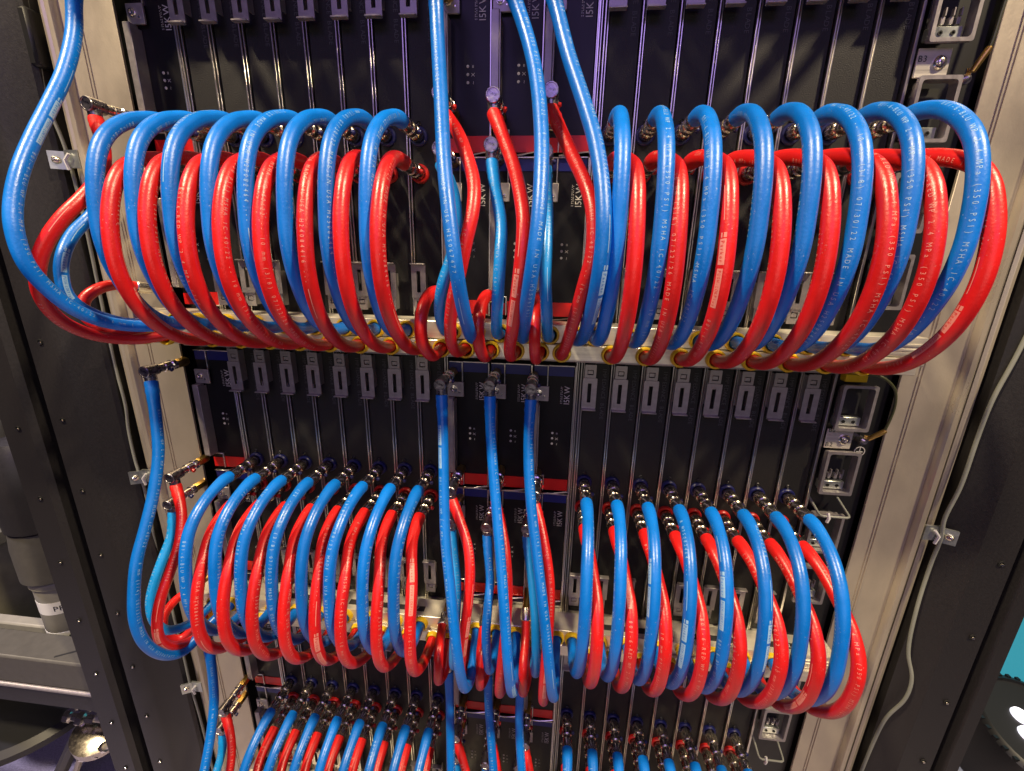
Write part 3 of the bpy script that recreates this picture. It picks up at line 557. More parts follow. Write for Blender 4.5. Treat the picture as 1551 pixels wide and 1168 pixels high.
SPECIAL={
 'H1':[(0.3357,-0.0620,0.5593),(0.3377,-0.0660,0.5436),(0.3420,-0.0780,0.5049),(0.3524,-0.1100,0.4428),(0.3633,-0.1450,0.3781),(0.3723,-0.1650,0.3305),(0.3788,-0.1720,0.2901),(0.3820,-0.1600,0.2531),(0.3832,-0.1350,0.2236),(0.3815,-0.1050,0.2101),(0.3770,-0.0580,0.2095)],
 'H2':[(0.4102,-0.0620,0.5569),(0.4178,-0.0680,0.5403),(0.4328,-0.0800,0.5020),(0.4437,-0.1000,0.4614),(0.4514,-0.1300,0.4087),(0.4537,-0.1500,0.3718),(0.4533,-0.1680,0.3257),(0.4499,-0.1700,0.2916),(0.4445,-0.1550,0.2546),(0.4394,-0.1200,0.2235),(0.4371,-0.0950,0.2106),(0.4370,-0.0580,0.2095)],
 'H3':[(0.4506,-0.0620,0.5556),(0.4565,-0.0660,0.5401),(0.4719,-0.0850,0.4883),(0.4904,-0.1120,0.4351),(0.5018,-0.1350,0.3965),(0.5088,-0.1580,0.3545),(0.5113,-0.1700,0.3153),(0.5096,-0.1650,0.2754),(0.5060,-0.1400,0.2389),(0.5025,-0.1100,0.2157),(0.4967,-0.0850,0.2090),(0.4970,-0.0580,0.2095)],
 'h1':[(0.3393,-0.0660,0.3935),(0.3547,-0.0850,0.3707),(0.3640,-0.1050,0.3487),(0.3683,-0.1220,0.3250),(0.3662,-0.1350,0.2960),(0.3576,-0.1380,0.2702),(0.3499,-0.1250,0.2420),(0.3479,-0.1000,0.2170),(0.3470,-0.0580,0.2095)],
 'h2':[(0.3957,-0.0660,0.3968),(0.4038,-0.0900,0.3637),(0.4138,-0.1200,0.3289),(0.4154,-0.1380,0.2908),(0.4135,-0.1360,0.2585),(0.4096,-0.1150,0.2288),(0.4070,-0.0900,0.2132),(0.4070,-0.0580,0.2095)],
 'h3':[(0.4539,-0.0660,0.3904),(0.4592,-0.1100,0.3428),(0.4605,-0.1300,0.3104),(0.4609,-0.1400,0.2793),(0.4633,-0.1300,0.2462),(0.4644,-0.1080,0.2226),(0.4652,-0.0880,0.2113),(0.4670,-0.0580,0.2095)],
 'r1':[(0.3401,-0.0640,0.4464),(0.3605,-0.0850,0.4238),(0.3768,-0.1080,0.3943),(0.3883,-0.1300,0.3637),(0.3894,-0.1430,0.3386),(0.3843,-0.1500,0.3114),(0.3777,-0.1480,0.2838),(0.3688,-0.1400,0.2575),(0.3619,-0.1280,0.2288),(0.3590,-0.1120,0.2045),(0.3601,-0.0920,0.1908),(0.3650,-0.0620,0.1900)],
 'r2':[(0.3972,-0.0640,0.4434),(0.4108,-0.0850,0.4145),(0.4249,-0.1100,0.3820),(0.4344,-0.1350,0.3516),(0.4389,-0.1500,0.3269),(0.4380,-0.1580,0.2913),(0.4345,-0.1520,0.2603),(0.4289,-0.1350,0.2253),(0.4241,-0.1120,0.2012),(0.4235,-0.0900,0.1876),(0.4260,-0.0620,0.1900)],
 'r3':[(0.4569,-0.0640,0.4471),(0.4676,-0.0800,0.4245),(0.4807,-0.1050,0.3948),(0.4934,-0.1300,0.3671),(0.5006,-0.1450,0.3452),(0.5033,-0.1530,0.3247),(0.5030,-0.1580,0.2986),(0.4982,-0.1550,0.2746),(0.4921,-0.1400,0.2417),(0.4853,-0.1100,0.2056),(0.4812,-0.0880,0.1913),(0.4820,-0.0620,0.1900)],
 'lr1':[(0.3316,-0.0500,0.2575),(0.3286,-0.0850,0.2559),(0.3273,-0.1100,0.2433),(0.3267,-0.1200,0.2229),(0.3274,-0.1150,0.2015),(0.3317,-0.0950,0.1855),(0.3350,-0.0620,0.1900)],
 'lr2':[(0.3929,-0.0500,0.2537),(0.3922,-0.0850,0.2540),(0.3906,-0.1100,0.2417),(0.3902,-0.1200,0.2216),(0.3910,-0.1120,0.1999),(0.3936,-0.0920,0.1860),(0.3960,-0.0620,0.1900)],
 'lr3':[(0.4536,-0.0500,0.2555),(0.4522,-0.0850,0.2521),(0.4514,-0.1150,0.2373),(0.4517,-0.1220,0.2172),(0.4519,-0.1130,0.1989),(0.4528,-0.0920,0.1855),(0.4560,-0.0620,0.1900)],
 'LB':[(-0.0644,-0.0580,0.5859),(-0.0681,-0.0610,0.5580),(-0.0672,-0.0700,0.5237),(-0.0662,-0.0910,0.4788),(-0.0649,-0.1160,0.4399),(-0.0634,-0.1410,0.4029),(-0.0616,-0.1620,0.3686),(-0.0606,-0.1760,0.3366),(-0.0580,-0.1830,0.3118),(-0.0564,-0.1820,0.2807),(-0.0552,-0.1690,0.2541),(-0.0536,-0.1500,0.2316),(-0.0516,-0.1160,0.2125),(-0.0322,-0.0850,0.2056),(-0.0200,-0.0580,0.2095)],
 'LR':[(-0.0715,-0.0620,0.4416),(-0.0456,-0.0850,0.4133),(-0.0313,-0.1020,0.3896),(-0.0260,-0.1180,0.3689),(-0.0270,-0.1360,0.3494),(-0.0353,-0.1550,0.3267),(-0.0487,-0.1670,0.3003),(-0.0615,-0.1700,0.2740),(-0.0747,-0.1630,0.2463),(-0.0823,-0.1450,0.2190),(-0.0769,-0.1200,0.1987),(-0.0608,-0.0880,0.1882),(-0.0350,-0.0620,0.1900)],
 'lb':[(-0.0745,-0.0620,0.3686),(-0.0826,-0.0820,0.3366),(-0.0860,-0.1050,0.3143),(-0.0821,-0.1250,0.2907),(-0.0824,-0.1320,0.2692),(-0.0833,-0.1300,0.2435),(-0.0783,-0.1130,0.2230),(-0.0591,-0.0850,0.2080),(-0.0500,-0.0580,0.2095)],
 'lr':[(-0.0798,-0.0350,0.2478),(-0.0879,-0.0600,0.2540),(-0.0938,-0.0850,0.2503),(-0.1010,-0.1000,0.2367),(-0.0942,-0.1070,0.2162),(-0.0765,-0.1000,0.2013),(-0.0635,-0.0800,0.1919),(-0.0650,-0.0620,0.1900)],
 'B1':[(0.3330,-0.0640,0.1283),(0.3358,-0.0720,0.0847),(0.3383,-0.0820,0.0432),(0.3428,-0.1000,-0.0032),(0.3487,-0.1200,-0.0470),(0.3580,-0.1400,-0.0888),(0.3652,-0.1550,-0.1239),(0.3710,-0.1650,-0.1634),(0.3755,-0.1650,-0.2047),(0.3778,-0.1500,-0.2466),(0.3797,-0.1250,-0.2628),(0.3786,-0.0950,-0.2558),(0.3770,-0.0580,-0.2421)],
 'B2':[(0.3951,-0.0640,0.1299),(0.3975,-0.0720,0.0886),(0.4019,-0.0820,0.0478),(0.4092,-0.1000,0.0024),(0.4166,-0.1200,-0.0404),(0.4256,-0.1450,-0.0964),(0.4312,-0.1580,-0.1426),(0.4360,-0.1650,-0.1854),(0.4399,-0.1520,-0.2414),(0.4411,-0.1250,-0.2631),(0.4387,-0.0930,-0.2557),(0.4370,-0.0580,-0.2421)],
 'B3':[(0.4468,-0.0640,0.1283),(0.4464,-0.0740,0.0836),(0.4484,-0.0840,0.0431),(0.4545,-0.1040,-0.0006),(0.4627,-0.1220,-0.0439),(0.4708,-0.1420,-0.0842),(0.4787,-0.1560,-0.1285),(0.4871,-0.1660,-0.1873),(0.4935,-0.1530,-0.2408),(0.4966,-0.1250,-0.2571),(0.4961,-0.0930,-0.2536),(0.4970,-0.0580,-0.2421)],
 'b1':[(0.3414,-0.0640,-0.0698),(0.3527,-0.0900,-0.0995),(0.3597,-0.1100,-0.1245),(0.3621,-0.1300,-0.1588),(0.3604,-0.1370,-0.2005),(0.3569,-0.1250,-0.2404),(0.3526,-0.1000,-0.2538),(0.3470,-0.0580,-0.2421)],
 'b2':[(0.3928,-0.0640,-0.0724),(0.3982,-0.0850,-0.0987),(0.4024,-0.1000,-0.1178),(0.4031,-0.1200,-0.1422),(0.4026,-0.1320,-0.1730),(0.4046,-0.1320,-0.2166),(0.4065,-0.1200,-0.2472),(0.4091,-0.1000,-0.2520),(0.4070,-0.0580,-0.2421)],
 'b3':[(0.4479,-0.0640,-0.0692),(0.4537,-0.0850,-0.0929),(0.4602,-0.1050,-0.1175),(0.4659,-0.1250,-0.1507),(0.4688,-0.1340,-0.1944),(0.4691,-0.1220,-0.2416),(0.4663,-0.1000,-0.2499),(0.4670,-0.0580,-0.2421)],
 'R1':[(0.3432,-0.0640,-0.0207),(0.3585,-0.0800,-0.0439),(0.3732,-0.1000,-0.0691),(0.3793,-0.1180,-0.0949),(0.3790,-0.1300,-0.1254),(0.3765,-0.1400,-0.1576),(0.3722,-0.1420,-0.1989),(0.3681,-0.1300,-0.2446),(0.3681,-0.1100,-0.2704),(0.3677,-0.0850,-0.2684),(0.3650,-0.0620,-0.2616)],
 'R2':[(0.4034,-0.0640,-0.0176),(0.4164,-0.0850,-0.0454),(0.4251,-0.1100,-0.0763),(0.4291,-0.1250,-0.1037),(0.4298,-0.1400,-0.1405),(0.4275,-0.1500,-0.1825),(0.4240,-0.1500,-0.2318),(0.4225,-0.1350,-0.2676),(0.4250,-0.1100,-0.2802),(0.4265,-0.0850,-0.2664),(0.4260,-0.0620,-0.2616)],
 'R3':[(0.4570,-0.0640,-0.0181),(0.4676,-0.0850,-0.0406),(0.4773,-0.1100,-0.0709),(0.4822,-0.1250,-0.0977),(0.4833,-0.1400,-0.1338),(0.4817,-0.1520,-0.1833),(0.4804,-0.1520,-0.2319),(0.4815,-0.1380,-0.2686),(0.4839,-0.1100,-0.2834),(0.4851,-0.0850,-0.2643),(0.4820,-0.0620,-0.2616)],
 'q1':[(0.3235,-0.0500,-0.2359),(0.3259,-0.0750,-0.2416),(0.3296,-0.1000,-0.2450),(0.3307,-0.1100,-0.2697),(0.3290,-0.1030,-0.2980),(0.3330,-0.0880,-0.2988),(0.3346,-0.0730,-0.2800),(0.3350,-0.0620,-0.2616)],
 'q2':[(0.3863,-0.0500,-0.2318),(0.3877,-0.0700,-0.2387),(0.3900,-0.1000,-0.2427),(0.3913,-0.1120,-0.2707),(0.3906,-0.1030,-0.2988),(0.3949,-0.0880,-0.2987),(0.3964,-0.0730,-0.2778),(0.3960,-0.0620,-0.2616)],
 'q3':[(0.4504,-0.0550,-0.2033),(0.4522,-0.0800,-0.2320),(0.4520,-0.1080,-0.2487),(0.4522,-0.1120,-0.2773),(0.4530,-0.1000,-0.3043),(0.4565,-0.0850,-0.2995),(0.4569,-0.0720,-0.2768),(0.4560,-0.0620,-0.2616)],
 'LB2':[(-0.0746,-0.0620,0.1247),(-0.0700,-0.0680,0.1059),(-0.0664,-0.0760,0.0609),(-0.0648,-0.0840,0.0250),(-0.0622,-0.1060,-0.0237),(-0.0606,-0.1280,-0.0605),(-0.0590,-0.1500,-0.0953),(-0.0568,-0.1650,-0.1342),(-0.0550,-0.1730,-0.1687),(-0.0534,-0.1700,-0.2097),(-0.0513,-0.1510,-0.2496),(-0.0497,-0.1240,-0.2705),(-0.0380,-0.0920,-0.2580),(-0.0200,-0.0580,-0.2421)],
 'LR2':[(-0.0717,-0.0620,-0.0336),(-0.0523,-0.0800,-0.0648),(-0.0444,-0.1000,-0.0996),(-0.0474,-0.1200,-0.1339),(-0.0483,-0.1400,-0.1610),(-0.0512,-0.1500,-0.1908),(-0.0545,-0.1500,-0.2230),(-0.0529,-0.1400,-0.2463),(-0.0520,-0.1140,-0.2665),(-0.0460,-0.0880,-0.2700),(-0.0350,-0.0620,-0.2616)],
 'lb2':[(-0.0845,-0.0620,-0.0789),(-0.0823,-0.0750,-0.1098),(-0.0827,-0.0950,-0.1351),(-0.0846,-0.1150,-0.1646),(-0.0858,-0.1250,-0.1904),(-0.0821,-0.1280,-0.2186),(-0.0773,-0.1170,-0.2446),(-0.0640,-0.0920,-0.2535),(-0.0500,-0.0580,-0.2421)],
 'lr2l':[(-0.0980,-0.0300,-0.2400),(-0.1158,-0.0550,-0.2441),(-0.1162,-0.0750,-0.2466),(-0.1086,-0.0950,-0.2519),(-0.1034,-0.1000,-0.2754),(-0.0900,-0.0920,-0.2880),(-0.0750,-0.0780,-0.2760),(-0.0650,-0.0620,-0.2616)],
}

def elbow(o, start, kind, depth_root=0.0):
    """brass stem, nickel coupling and capped elbow for a power-module hose; coordinates local to the hose"""
    sx, sy, sz = start; ox, oy, oz = o.location; y = sy; zc = sz + 0.015
    L = lambda x, yy, z: (x - ox, yy - oy, z - oz)
    m = MB(); m.lathe([(0.0, 0.0062), (-0.0005, 0.0066), (y + 0.040, 0.0066), (y + 0.039, 0.0058)], L(sx, depth_root, zc), (0, 1, 0), 6, False); st = part('stem', m, 'brass', o)
    m = MB(); m.lathe([(y + 0.041, 0.0056), (y + 0.0405, 0.0076), (y + 0.034, 0.0076), (y + 0.033, 0.0060), (y + 0.031, 0.0060), (y + 0.0305, 0.0070), (y + 0.022, 0.0070), (y + 0.021, 0.0060), (y + 0.012, 0.0060)], L(sx, 0, zc), (0, 1, 0), 20); cp = part('coupling', m, 'chrome', o)
    m = MB(); m.lathe([(0, 0.0), (0.0006, 0.0028), (0.0034, 0.0030), (0.0046, 0.0)], L(sx + 0.0066, y + 0.026, zc - 0.003), (1, 0, -0.4), 12); part('release_button', m, 'navyring' if kind == 'b' else 'redring', cp)
    m = MB(); m.lathe([(y + 0.0125, 0.0068), (y + 0.0115, 0.0078), (y - 0.0066, 0.0080), (y - 0.0078, 0.0080), (y - 0.0086, 0.0073), (y - 0.0086, 0.0064), (y - 0.0079, 0.0061), (y - 0.0079, 0.0)], L(sx, 0, zc), (0, 1, 0), 12, False)
    m.lathe([(0, 0.0068), (-0.0130, 0.0068)], L(sx, y, zc), (0, 0, 1), 18); part('elbow', m, 'cap', o)
SPEC = [  # key, colour, radius, row shift, label, has elbow
 ('LB', 'b', .0072, 0, 'long blue hose swinging out past the left rail beside the upper loops', 1), ('LR', 'r', .0068, 0, 'red hose from a black elbow on the left rail, upper row', 1),
 ('lb', 'b', .0066, 0, 'short blue hose curling inside the long one at the left, upper row', 1), ('lr', 'r', .0066, 0, 'short red hose curling behind the blue pair at the left, upper row', 2),
 ('H1', 'b', .0070, 0, 'blue hose hanging from the top edge, leftmost of the three at centre', 1), ('H2', 'b', .0070, 0, 'blue hose hanging from the top edge, middle of the three at centre', 1), ('H3', 'b', .0072, 0, 'blue hose slanting from the top edge, rightmost of the three at centre', 1),
 ('h1', 'l', .0062, 0, 'thin blue hose crossing behind the leftmost hanging hose, upper centre', 1), ('h2', 'l', .0062, 0, 'light blue hose from a lavender elbow between two red hoses, upper centre', 1), ('h3', 'l', .0062, 0, 'thin blue hose behind the middle hanging hose, upper centre', 1),
 ('r1', 'r', .0066, 0, 'red hose bowing right of the leftmost hanging blue hose, upper centre', 1), ('r2', 'r', .0068, 0, 'red hose from a lavender elbow, left of the middle hanging blue hose', 1), ('r3', 'r', .0066, 0, 'red hose slanting left of the rightmost hanging blue hose', 1),
 ('lr1', 'r', .0070, 0, 'short red hook hose left of the centre blue hoses, on the upper manifold', 2), ('lr2', 'r', .0068, 0, 'short red hook hose left of the light blue hose, upper manifold', 2), ('lr3', 'r', .0062, 0, 'short red hook hose below the middle hanging blue hose, upper manifold', 2),
]
for row, w in ((2, 'lower'), (3, 'bottom')):
    SPEC += [
 ('LB2', 'b', .0070, row - 2, 'outermost blue hose swinging down beside the left rail, %s row' % w, 1), ('LR2', 'r', .0066, row - 2, 'red hose from a black elbow over the left rail, %s row' % w, 1),
 ('lb2', 'l', .0064, row - 2, 'light blue hose between the outer blue and red ones at left, %s row' % w, 1), ('lr2l', 'r', .0062, row - 2, 'short red hose crossing behind the others at left, %s row' % w, 2),
 ('B1', 'b', .0066, row - 2, 'long blue hose hanging from an elbow, left of three at centre, %s row' % w, 1), ('B2', 'b', .0066, row - 2, 'long blue hose hanging from an elbow, middle of three at centre, %s row' % w, 1), ('B3', 'b', .0066, row - 2, 'long blue hose hanging from an elbow, right of three at centre, %s row' % w, 1),
 ('b1', 'l', .0060, row - 2, 'thin blue hose behind the left centre blue hose, %s row' % w, 1), ('b2', 'b', .0060, row - 2, 'thin blue hose left of the middle centre blue hose, %s row' % w, 1), ('b3', 'l', .0060, row - 2, 'thin blue hose left of the right centre blue hose, %s row' % w, 1),
 ('R1', 'r', .0066, row - 2, 'red hose right of the left centre blue hose, %s row' % w, 1), ('R2', 'r', .0064, row - 2, 'red hose right of the middle centre blue hose, %s row' % w, 1), ('R3', 'r', .0064, row - 2, 'red hose right of the right centre blue hose, %s row' % w, 1),
 ('q1', 'r', .0068, row - 2, 'short red hose hanging left of the left centre blue hose, %s row' % w, 2), ('q2', 'r', .0064, row - 2, 'short red hose left of the thin middle blue hose, %s row' % w, 2), ('q3', 'r', .0066, row - 2, 'short red hose with a nickel fitting, left of the right centre blue hose, %s row' % w, 2)]
for a in list(SPEC[:16]):
    if a[0][0] in 'Hhr': SPEC.append((a[0], a[1], a[2], -1, '%s power module hose above the top edge of the picture' % ('red' if a[1] == 'r' else 'blue'), a[5]))
for key, c, r, sh, lab, el in SPEC:
    ctrl = [(x, y, z - sh * H) for x, y, z in SPECIAL[key]]
    m = {'b': 'blue', 'l': 'lightblue', 'r': 'red'}[c]
    txt = {'b': SB_TXT, 'l': SB_TXT, 'r': RED_TXT.replace('801-6', '801-4')}[c]
    o = hose('coolant_hose', ctrl, r, m, lab, 'power module hoses' if sh >= 0 else 'power module hoses above the picture', txt if (sh >= 0 and key[0] != 'q' and key[:2] != 'lr') else None, 'print_red' if c == 'r' else 'print_blue', start=random.uniform(0, 0.6), side=random.uniform(-1.0, 1.0), bulges=2 if el == 1 else 0, twist=random.uniform(-0.6, 0.6))
    if el == 1: elbow(o, ctrl[0], 'r' if c == 'r' else 'b')
    else:
        sx, sy, sz = ctrl[0]; d = (Vector(ctrl[1]) - Vector(ctrl[0])).normalized(); 
        m = MB(); m.lathe([(-0.004, 0.0066), (0.004, 0.0080), (0.012, 0.0080), (0.013, 0.0070)], (0, 0, 0), d, 18); part('ferrule', m, 'chrome', o)
        m = MB(); m.tube([(0, 0, 0), (0, -sy * 0.5, 0.001), (0, -sy - 0.001, 0.002)], 0.0058, 10); part('stem', m, 'brass', o)

# ------------------------------------------------------------------ side connector column, right of the blades
def frame_mb(x0, x1, z0, z1, t, y0=-0.016, y1=-0.012):
    mb = MB(); mb.ringplate(rrect(x0, x1, z0, z1, 0.0022, 3), rrect(x0 + t, x1 - t, z0 + t, z1 - t, 0.0035, 3), y0, y1)
    mb.ringplate(rrect(x0 + t * 0.7, x1 - t * 0.7, z0 + t * 0.7, z1 - t * 0.7, 0.0030, 3), rrect(x0 + t, x1 - t, z0 + t, z1 - t, 0.0035, 3), -0.012, -0.004); return mb
def socket_module(zo, z0, z1, label, kind):
    r = part('socket_module', frame_mb(0.8375, 0.8790, z0 + zo, z1 + zo, 0.0036), 'latch'); tag(r, label, 'socket module', 'metal framed sockets beside the blades')
    m = MB(); m.box(0.8400, 0.8715, -0.0080, 0.000, z0 + zo + 0.005, z0 + zo + 0.0165, 0.0006); p = part('terminal_plate', m, 'zinc', r)
    for x in (0.851, 0.863):
        m = MB(); m.lathe([(0, 0.0022), (-0.0008, 0.0022), (-0.0008, 0.0012), (0.0004, 0.0010), (0.0004, 0)], (x, -0.0080, z0 + zo + 0.0105), (0, 1, 0), 12); part('terminal_hole', m, 'dark', p)
    m = MB(); m.box(0.8430, 0.8720, 0.0030, 0.0060, z0 + zo + 0.018, z1 + zo - 0.006); part('socket_well', m, 'dark', r)
    if kind:
        for x in (0.846, 0.853, 0.861, 0.868):
            m = MB(); m.box(x - 0.0020, x + 0.0020, -0.0050, 0.003, z0 + zo + 0.019, z0 + zo + 0.0260, 0.0005); m.box(x - 0.0006, x + 0.0006, -0.0070, -0.003, z0 + zo + 0.026, z0 + zo + 0.0330); part('contact', m, 'latch', r)
    return r
def id_plate(zo, z0, z1, label, txt):
    m = MB(); m.box(0.8365, 0.8690, -0.0060, -0.0040, z0 + zo, z1 + zo, 0.0005); r = part('id_plate', m, 'alu'); tag(r, label, 'plate', 'bare metal plates between the sockets')
    m = MB(); m.lathe([(0, 0.0068), (-0.0012, 0.0068), (-0.0024, 0.0056), (-0.0024, 0.0036), (-0.0040, 0.0034), (-0.0044, 0.0020), (-0.0030, 0.0014), (-0.0030, 0)], (0.8590, -0.0060, (z0 + z1) / 2 + zo), (0, 1, 0), 18); part('screw', m, 'chrome', r)
    t = MB()
    for s, dz in txt: flat_text(t, s, (0.8378, -0.0063, (z0 + z1) / 2 + zo + dz), (1, 0, 0), (0, 0, 1), 0.0058)
    link('lettering', t.flat('lettering'), r, None, M['label'])
def bail(zo, z, label):
    c = [(0.838, 0.004, z + zo + 0.010), (0.838, -0.024, z + zo), (0.839, -0.0275, z + zo - 0.001), (0.842, -0.029, z + zo - 0.0015), (0.872, -0.029, z + zo - 0.0015), (0.875, -0.0275, z + zo - 0.001), (0.876, -0.024, z + zo), (0.876, 0.004, z + zo + 0.010)]
    pts = [Vector(p) for p in c]
    m = MB(); m.tube(pts, 0.0016, 8); r = part('wire_bail', m, 'wire'); tag(r, label, 'wire handle', 'wire bails on the side sockets')
    m = MB(); m.tube([(0.8480, -0.0275, z + zo + 0.003), (0.8485, -0.0305, z + zo - 0.003), (0.8480, -0.0290, z + zo - 0.010)], 0.0022, 6); part('cable_tie', m, 'white', r)
def ground(zo, z, label, path):
    m = MB(); m.tube(spline([(x, y, zz + zo) for x, y, zz in path], 0.004), 0.0017, 8); r = part('ground_wire', m, 'gwire'); tag(r, label, 'ground wire', 'earth wires beside the sockets')
    a = Vector(path[0]); b = Vector(path[1]); d = (b - a).normalized(); a = a + Vector((0, 0, zo))
    m = MB(); m.lathe([(-0.004, 0.0030), (0.016, 0.0032), (0.018, 0.0024)], a, d, 12); part('sleeve', m, 'brass', r)
    e = a - d * 0.010; m = MB(); m.lathe([(0.012, 0.0052), (0.0, 0.0052), (-0.003, 0.0050), (-0.003, 0.0026), (-0.006, 0.0026), (-0.0065, 0.0)], (e.x, 0.002, e.z), (0, 1, 0), 16); part('lug', m, 'chrome', r)
    m = MB(); m.box(min(e.x, a.x) - 0.001, max(e.x, a.x) + 0.001, 0.0, 0.002, min(e.z, a.z) - 0.001, max(e.z, a.z) + 0.001); part('lug_tongue', m, 'chrome', r)
def earth_mark(zo, z, label):
    m = MB(); n = 24; cx = 0.8925
    m.ringplate([(cx + 0.0070 * math.cos(2 * math.pi * k / n), z + zo + 0.0070 * math.sin(2 * math.pi * k / n)) for k in range(n)], [(cx + 0.0060 * math.cos(2 * math.pi * k / n), z + zo + 0.0060 * math.sin(2 * math.pi * k / n)) for k in range(n)], 0.0090, 0.0096)
    m.box(cx - 0.0005, cx + 0.0005, 0.009, 0.0096, z + zo - 0.0002, z + zo + 0.0060); m.box(cx - 0.0042, cx + 0.0042, 0.009, 0.0096, z + zo - 0.0010, z + zo)
    m.box(cx - 0.0028, cx + 0.0028, 0.009, 0.0096, z + zo - 0.0026, z + zo - 0.0018); m.box(cx - 0.0014, cx + 0.0014, 0.009, 0.0096, z + zo - 0.0042, z + zo - 0.0034)
    o = part('earth_symbol', m, 'text'); tag(o, label, 'symbol', 'earth symbols on the side plate')
for row in (1, 2, 3):
    zo = ZO[row] + (-0.026 if row == 1 else 0.0); w = WORDS[row]
    socket_module(zo, 0.092, 0.153, 'metal framed socket above the id plate, %s chassis' % w, row == 1)
    socket_module(zo, 0.000, 0.0625, 'metal framed socket below the id plate, %s chassis' % w, row != 1)
    if row < 3:
        socket_module(zo, -0.092, -0.0295, 'metal framed socket under the wire bail, %s chassis' % w, False)
        socket_module(zo, -0.178, -0.1150 , 'lowest metal framed socket beside the %s chassis' % w, True)
    id_plate(zo, 0.0635, 0.0905, 'bare metal id plate with a screw beside the %s chassis' % w, [('B3', 0.001)] if row == 1 else [('B2', -0.011), ('B3', 0.0095)])
    bail(zo, -0.024, 'bent wire bail tied to the side sockets, %s chassis' % w)
    earth_mark(ZO[row], 0.012 if row == 1 else 0.055, 'white earth symbol on the black side plate, %s chassis' % w)
    if row == 1: ground(ZO[row], 0, 'earth wire with a yellow sleeve beside the B3 plate, top chassis', [(0.8960, -0.004, 0.047), (0.9010, -0.008, 0.062), (0.9030, -0.008, 0.090), (0.9060, -0.006, 0.130), (0.9080, 0.0, 0.165)])
    else: ground(ZO[row], 0, 'looping earth wire with a yellow sleeve beside the B2 plate, %s chassis' % w, [(0.8930, -0.004, 0.081), (0.9000, -0.010, 0.091), (0.9050, -0.010, 0.111), (0.9055, -0.010, 0.132), (0.9000, -0.010, 0.150), (0.8830, -0.008, 0.164), (0.8640, -0.004, 0.166)])
    m = MB(); m.box(0.842, 0.868, -0.008, 0.004, 0.1555 + ZO[row], 0.1650 + ZO[row], 0.0008); o = part('terminal_block', m, 'yellow' if row == 2 else 'latch'); tag(o, 'small terminal block above the sockets, %s chassis' % w, 'terminal block', 'terminal blocks')

# ------------------------------------------------------------------ loose grey cables and their clips
def cable(path, r, label):
    m = MB(); m.tube(spline(path, 0.006), r, 10); o = part('grey_cable', m, 'wire'); tag(o, label, 'cable', 'grey sensor cables along the posts')
cable([(-0.206, 0.03, 0.95), (-0.206, 0.012, 0.70), (-0.206, 0.006, 0.540), (-0.205, 0.002, 0.48), (-0.197, 0.004, 0.43), (-0.196, 0.006, 0.35), (-0.200, 0.006, 0.22), (-0.203, 0.006, 0.12), (-0.199, 0.004, 0.06), (-0.202, 0.002, 0.02), (-0.196, -0.004, -0.035), (-0.192, -0.006, -0.052), (-0.196, 0.0, -0.09), (-0.206, 0.004, -0.20), (-0.204, 0.004, -0.32), (-0.196, -0.002, -0.44), (-0.192, -0.006, -0.50), (-0.197, 0.002, -0.60), (-0.20, 0.004, -0.90)], 0.0022, 'thin grey cable running down between the left post and rail')
cable([(1.045, 0.0, 0.9), (1.040, -0.006, 0.50), (1.036, -0.008, 0.30), (1.028, -0.006, 0.20), (1.020, -0.004, 0.14), (1.018, -0.004, 0.09), (1.016, -0.006, 0.02), (1.008, -0.008, -0.03), (1.010, -0.010, -0.055), (1.014, -0.004, -0.10), (1.012, -0.008, -0.18), (1.015, -0.014, -0.25), (1.026, -0.020, -0.29), (1.027, -0.020, -0.33), (1.018, -0.012, -0.38), (1.015, -0.008, -0.45), (1.012, -0.004, -0.70)], 0.0024, 'thick grey cable winding down between the right rail and post')
def clip(x, z, s, label):
    r = empty('cable_clip', (x, 0, z)); tag(r, label, 'cable clip', 'metal cable clips on the rails')
    m = MB(); m.vprism([(-0.010, -0.004), (0.010, -0.004), (0.010, -0.007), (-0.010, -0.007)], -0.011, 0.011); part('plate', m, 'zinc', r)
    m = MB(); m.vprism([(s * 0.010, -0.004), (s * 0.026, -0.012), (s * 0.026, -0.015), (s * 0.010, -0.0072)], -0.013, 0.009); part('tab', m, 'zinc', r)
    m = MB(); m.lathe([(0.002, 0.0046), (-0.002, 0.0046), (-0.0045, 0.0034), (-0.0045, 0.0016), (-0.003, 0.0012), (-0.003, 0)], (s * 0.018, -0.0112, -0.002), (-s * 0.45, 1, 0), 14); part('bolt', m, 'chrome', r)
    m = MB(); m.tube([(0.0, -0.0095, 0.006), (s * 0.006, -0.011, -0.002), (s * 0.004, -0.010, -0.014)], 0.0020, 6); part('cable_tie', m, 'white', r)
clip(-0.176, -0.056, -1, 'metal cable clip with a bolt on the left rail, middle height')
clip(-0.178, 0.412, -1, 'metal cable clip on the left rail behind the long blue hose')
clip(-0.178, -0.505, -1, 'metal cable clip with a bolt on the left rail, bottom')
clip(1.000, -0.052, 1, 'metal cable clip with a bolt on the right rail')
m = MB(); m.box(-0.214, -0.198, -0.004, 0.020, 0.520, 0.585, 0.003); o = part('cable_sleeve', m, 'blackplastic'); tag(o, 'black sleeve on the grey cable at the top left', 'sleeve')

